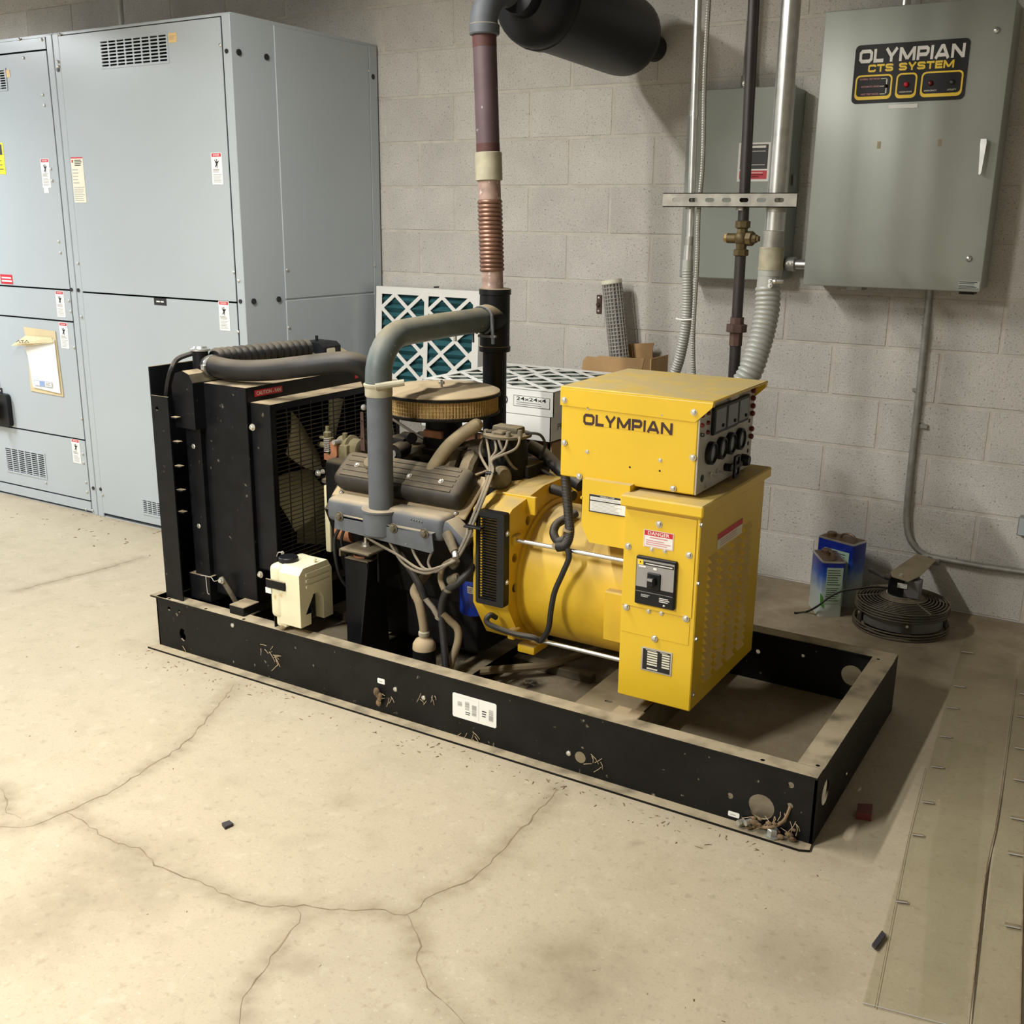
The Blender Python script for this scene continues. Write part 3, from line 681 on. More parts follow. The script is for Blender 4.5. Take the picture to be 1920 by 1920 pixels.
# little cover plate at the picture edge
a, b = U(1911, 968, y=-.03), U(1919, 1005, y=-.03)
o = MB('galvanized_dull').box((a.x, -.04, b.z+.0), (a.x+.11, -.001, a.z), .004).build('outlet_box', None); tag(o, 'small metal outlet box on the block wall above the conduit run', 'outlet box')
MB('gear_grey').box((a.x+.004, -.043, b.z+.004), (a.x+.106, -.039, a.z-.004), .001).build('cover_plate', o)
# conduit above the switchgear
t = thing('ceiling_conduit', 'thin grey conduit rising from the top of the switchgear', 'conduit', g(225, 45))
p = U(225, 40, y=-.8); MB('flex_grey').cyl((p.x, -.8, 2.275), (p.x, -.8, ZC-.02), .018).build('pipe', t)
# ================================================================ pipes dropping from above to the generator (plane y = YP)
YP = -1.10
def vline(px, py, y=None): return U(px, py, y=YC if y is None else y)
def run(m, a, b, r, n=18):                     # straight pipe through two photo points, continued up to the ceiling
    A = vline(*a); Bp = vline(*b); d = (Bp-A)/(Bp.z-A.z); top = A+d*(ZC-.02-A.z); m.cyl(Bp if Bp.z < A.z else A, top, r, n=n); return top
def flex(pts, r, pitch, n=14, k=30, amp=.09):
    P = spline([V(p) for p in pts], k); Ls = [0]
    for i in range(1, len(P)): Ls.append(Ls[-1]+(P[i]-P[i-1]).length)
    T = Ls[-1]; step = pitch/5; N = int(T/step); out = []; j = 0
    for i in range(N+1):
        s = i*step
        while j < len(Ls)-2 and Ls[j+1] < s: j += 1
        out.append(P[j].lerp(P[j+1], min(1, (s-Ls[j])/max(1e-9, Ls[j+1]-Ls[j]))))
    return out, (lambda t: r*(1-amp+2*amp*abs(math.sin(math.pi*t*N*step/pitch))))
YC = YP-.0157
t = thing('thin_conduit', 'thin galvanized conduit with ribbed flexible end behind the control box', 'conduit', vline(1292, 500))
m = MB('galvanized'); run(m, (1309, 0), (1294, 443), .0118); m.build('pipe', t)
MB('galvanized').cyl(vline(1302, 208), vline(1301.6, 218), .0135).build('collar', t)
m = MB('galvanized_dull'); m.cyl(vline(1293.5, 443), vline(1292, 462), .0125); m.build('coupling', t)
m = MB('galvanized'); m.cyl(vline(1292, 460), vline(1290, 490), .0155); m.build('connector', t)
m = MB('flex_grey'); m.cyl(vline(1290, 487), vline(1289, 506), .0165); m.build('flex_fitting', t)
P, rr = flex([vline(1289, 505), vline(1289, 560), vline(1286, 610), vline(1276, 665), vline(1264, 705), vline(1240, 790, -1.14)+V((0, 0, 0))], .0165, .0085, 12, 20)
m = MB('flex_grey'); m.tube(P, rr, 12); m.build('ribbed_hose', t)
m = MB('print_white'); p = vline(1285, 598); m.tube([p+V((-.026, -.012, 0)), p+V((0, -.02, -.002)), p+V((.035, -.014, .002))], .0025, 6); m.build('cable_tie', t)
t = thing('armored_cable', 'thin spiral steel armored cable tied beside the thin conduit', 'cable', vline(1300, 690))
y2 = YP-.018; pt = [U(1333, -60, y=y2+.02), U(1322, 130, y=y2), U(1318, 300, y=y2), U(1310, 400, y=y2), U(1307, 500, y=y2-.020), U(1300, 620, y=y2-.024), U(1301, 705, y=y2-.024), U(1306, 780, y=y2-.05)]
P, rr = flex(pt, .0068, .0075, 8, 26, .10); MB('galvanized_dull').tube(P, rr, 8).build('armor', t)
YC = YP-.011
t = thing('gas_pipe', 'black iron gas pipe with brass shutoff valve and union', 'pipe', vline(1376, 690))
m = MB('gas_pipe_black'); top = run(m, (1414, 0), (1393, 424), .0165); m.build('upper_pipe', t)
m = MB('gas_pipe_black'); m.cyl(vline(1389, 470), vline(1381.5, 600), .0165); m.build('middle_pipe', t)
m = MB('gas_pipe_black'); m.cyl(vline(1380, 632), vline(1375, 720), .0175); e_ = vline(1375, 718); m.cyl(e_, V((e_.x, YC, .25)), .0175); m.tube([V((e_.x+.02, YC, .27)), V((1.80, YC-.02, .27)), V((1.65, -1.17, .27)), V((1.60, -1.325, .42))], .0175, 14); m.build('lower_pipe', t)
vc = vline(1391, 447); m = MB('brass_dirty')
m.lathe([(.018, -.052), (.024, -.05), (.024, -.034), (.016, -.03), (.019, -.01), (.019, .01), (.016, .028), (.024, .032), (.024, .05), (.018, .052)], vc, Z, 8)
m.cyl(vc-X*.045, vc+X*.04, .015, n=14); m.ball(vc, .024, 14)
m.lathe([(.022, 0), (.022, .016), (.015, .018), (.012, .03)], vc+X*.020-Y*.004, (1, -.15, 0), 8)
vb = m.build('shutoff_valve', t)
MB('brass_bright').lathe([(.014, 0), (.014, .008), (.009, .012)], vc-X*.045, -X, 6).build('valve_nut', vb); MB('brass_dirty').box(vc+V((.048, -.016, -.008)), vc+V((.057, .002, .008)), .002).build('valve_key', vb)
uc = vline(1381, 616); m = MB('iron_brown'); m.lathe([(.021, -.052), (.021, -.012), (.033, -.01), (.033, .012), (.022, .014), (.022, .034)], uc, Z, 8); m.build('pipe_union', t)
YC = YP
t = thing('large_conduit', 'large shiny conduit with thick ribbed flexible end beside the gas pipe', 'conduit', vline(1425, 690))
m = MB('galvanized'); run(m, (1484, 0), (1451, 432), .0275, 24); m.build('pipe', t)
m = MB('galvanized_dull'); m.cyl(vline(1450.5, 433), vline(1447.5, 464), .0325, n=24); m.build('coupling', t)
m = MB('coupling_cream'); m.cyl(vline(1447.5, 464), vline(1444.5, 504), .0365, n=24); m.lathe([(.0375, 0), (.0375, .004)], vline(1447.5, 466), Z, 24); m.lathe([(.0375, 0), (.0375, .004)], vline(1444.5, 506), Z, 24); m.build('threaded_sleeve', t)
m = MB('flex_grey'); m.cyl(vline(1444.5, 504), vline(1443, 517), .0355, n=24); m.cyl(vline(1443, 517), vline(1440, 538), .0345, n=24); m.build('flex_fitting', t)
m = MB('galvanized'); p = vline(1449, 530); m.box((p.x, p.y-.04, p.z-.012), (p.x+.012, p.y-.03, p.z+.014), .002); m.bolt((p.x+.014, p.y-.036, p.z+.006), X, .006, .03); m.bolt((p.x+.005, p.y-.04, p.z+.006), -Y, .005, .01); m.bolt((p.x+.005, p.y-.04, p.z-.007), -Y, .005, .01); m.build('clamp_screws', t)
P, rr = flex([vline(1440, 537), vline(1439, 575, YP-.006), vline(1432, 615, YP-.022), vline(1421, 655, YP-.045), vline(1405, 700, YP-.068), V((2.245, -1.178, .96)), V((2.17, -1.19, .87)), V((2.09, -1.215, .77))], .0365, .0152, 16, 20, .055)
MB('flex_grey').tube(P, rr, 16).build('ribbed_hose', t)
# slotted strut channel tying the three pipes
a, b = vline(1243, 375, YP-.045), vline(1494, 376, YP-.045); L_ = b.x-a.x
t = thing('strut_channel', 'slotted galvanized strut channel fixed across the vertical pipes', 'strut channel', (a+b)/2)
holes = [rrect(x-.014, .0145, x+.014, .027, .006, 3) for x in [.046+i*.0535 for i in range(7)]]
m = MB('strut_metal').plate(rect(0, 0, L_, .0413), holes, (a.x, YP-.046, a.z-.0206), X, Z, Y*.0025)
m.box((a.x, YP-.046, a.z+.0183), (b.x, YP-.0268, a.z+.0207)); m.box((a.x, YP-.046, a.z-.0206), (b.x, YP-.0268, a.z-.018)); m.build('channel', t)
for q in ((1293.5, 390), (1391, 392), (1455, 395)):
    yk, rk = (YP, .0295) if q[0] > 1440 else (YP-.011, .0185) if q[0] > 1350 else (YP-.0157, .0138); p = vline(*q, yk); MB('galvanized_dull').cyl((p.x, yk, p.z-.004), (p.x, yk, p.z+.012), rk).build('pipe_clamp', t)
# ================================================================ exhaust stack and muffler
SX = lambda z: 1.390+(z-1.05)*(1.342-1.390)/(2.06-1.05); SY = -1.20
def sp(z): return V((SX(z), SY, z))
t = thing('exhaust_stack', 'brown exhaust pipe with copper coloured flexible bellows above the engine', 'exhaust pipe', sp(1.26))
MB('copper_dull').cyl(sp(1.25), sp(1.315), .0365, n=24).build('lower_nipple', t)
n = 17; prof = []
for i in range(n*6+1): prof.append((.0375+.0045*abs(math.sin(math.pi*i/6))**.7*(1 if i % 6 else .2), (i/(n*6))*(1.545-1.312)))
MB('copper_flex').lathe(prof, sp(1.312), sp(1.545)-sp(1.312), 26).build('bellows', t, )
MB('copper_dull').cyl(sp(1.545), sp(1.61), .0375, n=24).build('upper_nipple', t)
MB('coupling_cream').lathe([(.041, 0), (.0445, .002), (.0445, .088), (.041, .09)], sp(1.605), sp(1.7)-sp(1.6), 26).build('coupling', t)
m = MB('stack_brown').cyl(sp(1.69), sp(2.06), .0385, n=26); m.use('primer_red'); m.cyl(sp(1.697), sp(1.722), .0389, n=26, caps=False); m.cyl(sp(2.015), sp(2.055), .0389, n=26, caps=False); m.build('pipe', t)
m = MB('exhaust_grey'); m.lathe([(.046, 0), (.049, .004), (.049, .03), (.045, .034)], sp(2.052), Z, 24)
arc = [sp(2.08)]+[V((SX(2.1)+.02*s, SY+.09-.09*math.cos(a), 2.10+.09*math.sin(a))) for s, a in [(i/6, math.pi/2*i/6) for i in range(7)]]+[V((1.385, -1.05, 2.19))]
m.tube(arc, .045, 18); m.build('elbow', t)
mc = V((1.40, 0, 2.19)); R_ = .148
t = thing('muffler', 'black cylindrical exhaust muffler pointing into the block wall', 'muffler', (1.40, -.6, 2.19))
def my(y): return V((1.40, y, 2.19-.028*(y+.95)))
MB('muffler_black').lathe([(R_, 0), (R_, .615), (R_*.97, .66), (R_*.80, .71), (.055, .74)], my(-.93), V((0, 1, -.028)), 36).build('shell', t)
MB('muffler_black').lathe([(R_*1.0, -.01), (R_*1.055, -.005), (R_*1.055, .035), (R_*1.0, .04)], my(-.94), Y, 36).build('band', t)
MB('muffler_black').lathe([(.05, -.17), (.062, -.168), (.066, -.15), (.07, -.12), (R_*.80, -.10), (R_*.98, -.065), (R_*1.03, -.04), (R_*1.03, .0), (R_*1.0, .006)], my(-.93), Y, 36).build('end_head', t)
MB('muffler_black').cyl(my(-.20), my(.0), .052, n=22).build('outlet_pipe', t)
# ================================================================ air filters, boxes, mesh tube
def filter_face(m, W, T, O, Ux, Uz, N, media):
    """pleats + die-cut cardboard lattice on a W x W face; N points out of the face"""
    O, Ux, Uz, N = V(O), V(Ux), V(Uz), V(N); fr = .035
    m2 = MB(media); n = 14; vs = []; fs = []
    for i in range(n*2+1):
        z = fr*.6+(W-fr*1.2)*i/(n*2); dp = -.006 if i % 2 == 0 else -.030
        for x in (fr*.6, W/2, W-fr*.6): vs.append(O+Ux*x+Uz*(z+random.uniform(-.003, .003))+N*(dp+random.uniform(-.003, .003)))
    for i in range(n*2):
        for k in (0, 1): fs.append((i*3+k, i*3+k+1, i*3+k+4, i*3+k+3))
    m2.add(vs, fs)
    m.use('paper_white'); holes = []
    cw = (W-2*fr)/2/1.0
    # two halves, each a lattice of diamonds
    for hx in (fr, W/2+.012):
        w2 = W/2-fr-.012; dx = w2/1.62; nz = 4; dz = (W-2*fr)/nz; b = .0085
        for j in range(nz*2+1):
            for i in range(-1, 4):
                cx = hx+dx*(i+(.5 if j % 2 else 0)); cz = fr+dz*j/2
                poly = [(cx-dx/2+b*1.5, cz), (cx, cz-dz/2+b*1.5), (cx+dx/2-b*1.5, cz), (cx, cz+dz/2-b*1.5)]
                q = clip(poly, hx, fr, hx+w2, W-fr)
                if len(q) > 2 and area(q) > 2e-4: holes.append(q)
    m.plate(rect(0, 0, W, W), holes, O+N*.0012, Ux, Uz, -N*.003)
    return m2
def area(q): return abs(sum(q[i][0]*q[(i+1) % len(q)][1]-q[(i+1) % len(q)][0]*q[i][1] for i in range(len(q))))/2
def clip(q, x0, y0, x1, y1):
    for ax, lim, sg in ((0, x0, 1), (0, x1, -1), (1, y0, 1), (1, y1, -1)):
        o = []
        for i in range(len(q)):
            a, b = q[i], q[(i+1) % len(q)]; ia, ib = sg*(a[ax]-lim) >= 0, sg*(b[ax]-lim) >= 0
            if ia: o.append(a)
            if ia != ib: t = (lim-a[ax])/(b[ax]-a[ax]); o.append((a[0]+(b[0]-a[0])*t, a[1]+(b[1]-a[1])*t))
        q = o
    return q
def air_filter(label, O, Ux, Uz, N, W=.606, T=.095, media='filter_media', both=False):
    O, Ux, Uz, N = V(O), V(Ux).normalized(), V(Uz).normalized(), V(N).normalized()
    t = thing('air_filter', label, 'air filter', O, 'pleated air filters')
    m = MB('paper_white'); c = .003
    for a, b, s, th in ((O, Ux, W, Uz), (O+Uz*(W-c), Ux, W, Uz), (O, Uz, W, Ux), (O+Ux*(W-c), Uz, W, Ux)):
        m.add([a, a+b*s, a+b*s-N*T, a-N*T, a+th*c, a+b*s+th*c, a+b*s-N*T+th*c, a-N*T+th*c], [(0, 1, 2, 3), (7, 6, 5, 4), (0, 4, 5, 1), (1, 5, 6, 2), (2, 6, 7, 3), (3, 7, 4, 0)])
    fr = m.build('card_frame', t, 0)
    m = MB(); m2 = filter_face(m, W, T, O, Ux, Uz, N, media); m.build('lattice', t, 0); m2.build('pleated_media', t, 0)
    MB('filter_media_dusty').plate(rect(.004, .004, W-.004, W-.004), [], O-N*(T-.002), Ux, Uz, N*.001).build('back_sheet', t, 0)
    return t, fr
# upright filter leaning on the wall
t, fr = air_filter('white framed pleated filter standing upright against the block wall', (.022, -.155, .555), X, (0, .055, 1), (0, -1, .055))
d = Decal((.6295, -.150, .70), (0, .10, 1), (0, 1, -.10), .22, .06, 'paper_white', .0008); d.text('ENDERS', .1, .3, .6, .7, 'print_black'); d.build('side_print', fr)
MB('print_black').box((.33, -.075, 1.161), (.345, -.045, 1.168), .002).build('clip', t)
# cardboard carton below, then two filters lying on it
CX0, CY0, CZ0 = .815, -.85, .668
bx = thing('cardboard_carton', 'brown cardboard carton standing under the stacked filters', 'carton', (CX0+.3, CY0+.3, 0))
m = MB('cardboard_dark').box((CX0+.005, CY0+.02, .0), (CX0+.60, CY0+.60, CZ0-.002), .004); cb = m.build('carton_body', bx)
MB('cardboard').box((CX0+.28, CY0+.016, .0), (CX0+.33, CY0+.021, CZ0-.004)).build('tape_strip', bx); m = MB('cardboard').box((CX0+.585, CY0+.02, .0), (CX0+.603, CY0+.6, CZ0-.01)); m.build('carton_edge', bx)
for i in (0, 1):
    t, fr = air_filter(['white boxed pleated filter lying flat on the brown carton', 'topmost pleated filter of the stack, marked 24x24x4'][i], (CX0+.012*i, CY0, CZ0+(i+1)*.095+.0015*i), X, Y, Z, media='filter_media_dusty')
    fx = CX0+.012*i; z = CZ0+i*.095
    if i: 
        d = Decal((fx+.43, CY0-.0004, z+.03), X, Z, .16, .042, 'paper_white', .0006); d.frame(0, 0, 1, 1, .0015, 'print_black').text('24x24x4', .08, .55, .9, .88, 'print_black'); d.lines(.08, .1, .92, .48, 2, 'print_grey', .4); d.build('size_print', fr)
        c = V((fx+.385, CY0-.001, z+.05)); m = MB('print_black').plate(circle(0, 0, .019, 22), [circle(0, 0, .0145, 22)], c, X, Z, Y*.0005)
        m.plate([(-.006, .010), (.006, .010), (.006, 0), (.012, 0), (0, -.011), (-.012, 0), (-.006, 0)], [], c, X, Z, Y*.0005); m.build('airflow_arrow', fr, 0)
        d = Decal((fx+.606, CY0+.05, z+.035), Y, Z, .3, .03, 'paper_white', .0006); d.text('PRE-PLEAT', .02, .1, .7, .9, 'print_black'); d.build('side_print', fr)
    else:
        d = Decal((fx+.19, CY0-.0004, z+.05), X, Z, .20, .022, 'paper_white', .0006); d.text('PRE-PLEAT', .0, .1, 1, .95, 'print_black'); d.build('brand_print', fr)
        d = Decal((fx+.606, CY0+.05, z+.035), Y, Z, .3, .03, 'paper_white', .0006); d.text('PRE-PLEAT', .02, .1, .7, .9, 'print_black'); d.build('side_print', fr)
# open torn carton behind the stack, with a wire mesh tube standing in it
t = thing('torn_carton', 'open torn cardboard box against the block wall', 'carton', (1.42, -.25, 0))
ax0, ax1, ay0, ay1 = 1.24, 1.545, -.232, -.055
def flap(name, pts, y, th=.005): q = [U(a, b, y=y) for a, b in pts]; MB('cardboard').plate([(p.x, p.z) for p in q]+[(q[-1].x, .0), (q[0].x, .0)], [], (0, y, 0), X, Z, Y*th).build(name, t, 0)
flap('front_wall', [(1088, 712), (1093, 676), (1100, 668), (1118, 670), (1122, 667), (1150, 669), (1180, 671), (1208, 672), (1204, 690)], ay0)
flap('back_wall', [(1150, 660), (1170, 650), (1175, 645), (1226, 643), (1223, 655), (1224, 700)], ay1)
MB('cardboard').box((ax0, ay0, 0), (ax0+.005, ay1, .86)).build('side_wall', t); MB('cardboard').box((ax1, ay0, 0), (ax1+.005, ay1, .93)).build('side_wall', t)
t = thing('mesh_tube', 'white wire mesh cylinder standing in the torn carton', 'mesh tube', (1.33, -.12, 0))
ym = -.115; top = U(1147, 530, y=ym); bot = U(1161, 668, y=ym); dv = (bot-top).normalized(); bot = top+dv*((top.z-.02)/-dv.z); rm = .042
m = MB('mesh_metal'); e1 = dv.cross(Y).normalized(); e2 = dv.cross(e1); n = 18; Lm = (bot-top).length
for i in range(n):
    o = (e1*math.cos(2*math.pi*i/n)+e2*math.sin(2*math.pi*i/n))*rm; m.cyl(top+o, top+dv*.62+o, .0021, n=5)
for k in range(int(.62/.0155)): 
    c = top+dv*(.006+k*.0155); m.tube([c+(e1*math.cos(2*math.pi*i/20)+e2*math.sin(2*math.pi*i/20))*rm for i in range(21)], .0021, 4)
m.build('wire_mesh', t); MB('print_grey').cyl(top+dv*.0, top+dv*.62, rm*.80, n=18).build('inner_core', t)
MB('label_cream').lathe([(rm+.002, -.012), (rm+.002, .004), (rm-.006, .004)], top, dv, 22).build('end_ring', t)
MB('mesh_metal').cyl(top+dv*.62, bot, rm, n=18).build('lower_sleeve', t)
a = U(1123, 571, y=-.004); o = MB('iron_brown').box((a.x-.011, -.008, a.z-.04), (a.x+.013, 0, a.z+.042), .002).build('wall_bracket', None); tag(o, 'small rusty bracket screwed to the wall beside the mesh tube', 'bracket')
sc = MB('zinc_bolt'); [sc.bolt((a.x, -.008, a.z+dz), -Y, .0035, .004) for dz in (-.028, .03)]; sc.use('iron_brown'); sc.bolt((a.x, -.008, a.z), -Y, .008, .012); sc.split('screw', o)
# ================================================================ oil cans
def oil_can(label, c, ang, lx, ly, h):
    t = thing('oil_can', label, 'metal can', (c[0], c[1], 0), 'rectangular metal cans'); t.rotation_euler.z = ang
    m = MB('can_print').plate(rrect(-lx/2, -ly/2, lx/2, ly/2, .012, 3), [], (0, 0, h), X, Y, -Z*h); b = m.build('body', None, 25); b.parent = t
    m = MB('can_lid').plate(rrect(-lx/2+.004, -ly/2+.004, lx/2-.004, ly/2-.004, .01, 3), [], (0, 0, h+.003), X, Y, -Z*.004); o = m.build('lid', None, 25); o.parent = t
    m = MB('galvanized').plate(rrect(-lx/2-.001, -ly/2-.001, lx/2+.001, ly/2+.001, .012, 3), [rrect(-lx/2+.004, -ly/2+.004, lx/2-.004, ly/2-.004, .01, 3)], (0, 0, h+.004), X, Y, -Z*.006); o = m.build('rim', None, 25); o.parent = t
    m = MB('can_lid').lathe([(.019, 0), (.019, .014), (.017, .016)], (-lx*.3, 0, h+.002), Z, 18); o = m.build('screw_cap', None); o.parent = t
    m = MB('can_lid').tube([(-.01, 0, h+.003), (.0, 0, h+.02), (.025, 0, h+.026), (.05, 0, h+.02), (.06, 0, h+.003)], .005, 6, 3); o = m.build('carry_handle', None); o.parent = t
    return t
fa = math.atan2(-.134, .077)
c1 = (V((2.279, -.229))+V((2.438, -.323)))/2
t = oil_can('blue and green metal can with a pale label, standing in front of its twin', (c1.x+.004, c1.y+.004), fa, .155, .092, .222)
def canface(t, lx, ly, h, face):
    u, v, o, w_ = ((0, 1, 0), Z, V((lx/2+.0006, -ly/2, 0)), ly) if face == 'end' else ((1, 0, 0), Z, V((-lx/2, -ly/2-.0006, 0)), lx)
    d = Decal(o+V(u)*w_*.22+Z*.055, u, v, w_*.68, h*.66, 'can_green', .0005); d.lines(.06, .50, .9, .96, 7, 'print_black', .28).lines(.06, .06, .9, .46, 7, 'print_black', .25)
    x = d.build('back_label', None, 'pale green printed label'); x.parent = t
    m = MB('leaf_green').add([o+V(u)*w_*a+Z*b+V(u).cross(Z)*.0009 for a, b in ((.02, .10), (.12, .085), (.22, .045), (.20, .035), (.06, .05))], [(0, 1, 2, 3, 4)]); x = m.build('leaf_print', None, 0); x.parent = t
canface(t, .155, .092, .222, 'end')
t = oil_can('taller blue metal can standing behind, nearest the block wall', (2.375, -.135), math.radians(-18), .165, .10, .262)
canface(t, .165, .10, .262, 'side')
# ================================================================ round exhaust-fan unit lying on the floor
fc = V((2.655, -.285, 0)); FR = .168
t = thing('fan_unit', 'round wire-guarded fan with motor lying on the floor by the wall', 'fan', fc)
MB('fan_drum_grey').lathe([(FR-.012, .028), (FR-.012, .095)], fc, Z, 36, False).build('drum', t)
MB('fan_drum_grey').plate(circle(0, 0, FR-.02, 32), [], fc+Z*.04, X, Y, -Z*.002).build('base_disc', t)
def rings(m, z, r0, r1, n, dz=0):
    for i in range(n):
        r = r0+(r1-r0)*i/(n-1); zz_ = z+dz*(1-i/(n-1)); m.tube([fc+V((r*math.cos(2*math.pi*k/32), r*math.sin(2*math.pi*k/32), zz_)) for k in range(33)], .0026, 5)
m = MB('guard_wire'); rings(m, .105, .075, FR, 9, .018); 
for i in range(4):
    r = .11+.0*i; m.tube([fc+V(((FR+.002)*math.cos(2*math.pi*k/32), (FR+.002)*math.sin(2*math.pi*k/32), .105-.010*i)) for k in range(33)], .003, 5)
for k in range(6):
    a = 2*math.pi*k/6+.3; m.tube([fc+V((.07*math.cos(a), .07*math.sin(a), .122)), fc+V((FR*math.cos(a), FR*math.sin(a), .107))], .003, 5)
m.build('top_guard', t)
m = MB('guard_wire')
for i in range(3): m.tube([fc+V(((FR+.004)*math.cos(2*math.pi*k/32), (FR+.004)*math.sin(2*math.pi*k/32), .004+.011*i)) for k in range(33)], .0038, 5)
m.build('bottom_guard', t)
for k in range(5):
    a = 2*math.pi*k/5-1.25; c = fc+V(((FR-.004)*math.cos(a), (FR-.004)*math.sin(a), .06)); er = V((math.cos(a), math.sin(a), 0)); o = MB('guard_wire').obox(c, (er, Z.cross(er), Z), (.003, .016, .045), .001).build('side_bracket', t); MB('zinc_bolt').bolt(c+er*.003, er, .004, .004).build('rivet', o)
MB('guard_wire').lathe([(.085, .118), (.075, .125), (.02, .128)], fc, Z, 28).build('hub_disc', t)
mo = V((fc.x-.005, fc.y+.01, .125)); m = MB('black_clean').lathe([(.052, 0), (.055, .004), (.055, .072), (.05, .078)], mo, Z, 24); mt = m.build('motor', t)
MB('galvanized').lathe([(.060, -.003), (.060, .004)], mo, Z, 26).build('motor_ring', mt)
MB('fan_drum_grey').box(mo+V((.01, -.055, .006)), mo+V((.068, -.0, .074)), .003).build('capacitor_box', mt)
d = Decal(mo+V((-.012, -.0575, .042)), X, Z, .035, .018); d.lines(.1, .15, .9, .85, 3, 'print_grey', .3); d.build('motor_label', mt)
pb = [U(1675, 1075, y=mo.y-.07), U(1712, 1090, y=mo.y-.08), U(1753, 1046, y=-.03), U(1722, 1033, y=-.03)]
cen = mo+Z*.085
q = [V((cen.x-.055, cen.y-.055, .208)), V((cen.x+.03, cen.y-.085, .206)), V((cen.x+.055, cen.y-.02, .212)), U(1756, 1050, y=-.045), U(1720, 1038, y=-.045), V((cen.x-.04, cen.y+.03, .214))]
m = MB('plate_tan'); m.add(q+[p-Z*.003 for p in q], [(0, 1, 2, 5), (5, 2, 3, 4), (6, 11, 8, 7), (11, 10, 9, 8)]+[(i, (i+1) % 6, (i+1) % 6+6, i+6) for i in range(6)]); br = m.build('mounting_plate', t, 0)
MB('zinc_bolt').bolt(cen+V((-.012, -.04, .124-.0)) if False else V((cen.x-.005, cen.y-.04, .2085)), Z, .007, .008).build('plate_bolt', br)
cb_, cc_ = V((2.356, -.363, 0)), V((2.438, -.323, 0)); cn_ = (cc_-cb_).cross(Z).normalized()      # outward normal of the can face
def fr_(px, py, off):
    d = ray(px, py); o = cb_+cn_*off; return CAM+d*((o-CAM).dot(cn_)/d.dot(cn_))
m = MB('rubber_black'); m.tube([mo+V((-.05, -.02, .02)), U(1640, 1100, z=.135), fr_(1605, 1104, .03), fr_(1580, 1108, .016), fr_(1556, 1119, .014), fr_(1532, 1137, .016), U(1512, 1147, z=.0045), U(1490, 1149, z=.0045)], .0042, 7, 6); m.build('power_cord', t)
m = MB('rubber_black'); m.tube([V((cen.x-.05, cen.y-.03, .206)), U(1665, 1085, z=.215), U(1650, 1078, z=.225), U(1630, 1068, z=.21)], .006, 6, 4); m.build('cord_stub', t)
# ================================================================ clear plastic strips with slits on the floor
def strip(label, e, z, lift=0):
    e = [U(a, b, z=z) for a, b in e]; t = thing('plastic_strip', label, 'plastic strip', e[0], 'clear plastic strips on the floor')
    m = MB('clear_plastic'); m.add(e+[p-Z*.003 for p in e], [(0, 1, 2, 3), (7, 6, 5, 4), (0, 4, 5, 1), (1, 5, 6, 2), (2, 6, 7, 3), (3, 7, 4, 0)]); s = m.build('sheet', t, 0); return t, s, e
t, s, e = strip('wide clear plastic strip lying flat along the generator end', [(1617, 1880), (1811, 1930), (1907, 1232), (1812, 1180)], .0045)
m = MB('mesh_metal'); m.tube([e[0], e[1]], .0013, 4); m.build('cut_edge', s); m = MB('crack_brown'); m.tube([U(1640, 1890, z=.005), U(1703, 1570, z=.005), U(1735, 1440, z=.005)], .0006, 4); m.build('dirt_line', s)
m = MB('clear_plastic'); q = [U(1720, 1900, z=.0062), U(1741, 1600, z=.0062), U(1786, 1385, z=.0062), U(1850, 1400, z=.0062), U(1806, 1900, z=.0062)]; m.add(q, [(0, 1, 2, 3, 4)]); m.build('overlapping_layer', s, 0)
for px, py in ((1812, 1221), (1797, 1285), (1784, 1325), (1771, 1379), (1756, 1436), (1738, 1502), (1719, 1563), (1689, 1688)):
    a = U(px-9, py, z=.0055); b = U(px+13, py+3, z=.0055); o = MB('crack_brown').tube([a, b], .0025, 5).build('slit', s); MB('mesh_metal').tube([a+V((0, -.005, .0005)), b+V((.0, -.005, .0005))], .0018, 4).build('slit_burr', o)
t, s, e = strip('narrow clear plastic strip with round-ended slits beside the wide one', [(1818, 1932), (1915, 1957), (1990, 1270), (1913, 1235)], .0045)
m = MB('crack_brown'); m.tube([U(1817, 1920, z=.006), U(1848, 1640, z=.006), U(1868, 1540, z=.006), U(1888, 1400, z=.006), U(1905, 1270, z=.006)], (lambda t: .0008+.0022*abs(math.sin(t*9))*(1-t)), 5, 8); m.build('dirt_seam', s)
m = MB('crack_brown'); m.tube([U(1913, 1920, z=.006), U(1917, 1720, z=.006), U(1925, 1400, z=.006)], .0022, 5); m.build('dirt_seam', s)
for px, py in ((1912, 1299), (1906, 1341), (1903, 1400), (1900, 1459), (1895, 1531), (1890, 1597), (1884, 1732)):
    a = U(px, py, z=.006); b = U(px+30, py+6, z=.006); o = MB('crack_brown').tube([a, b], .004, 5).build('slit', s); MB('mesh_metal').tube([a+V((0, -.007, .0005)), b+V((0, -.007, .0005))], .002, 4).build('slit_burr', o)
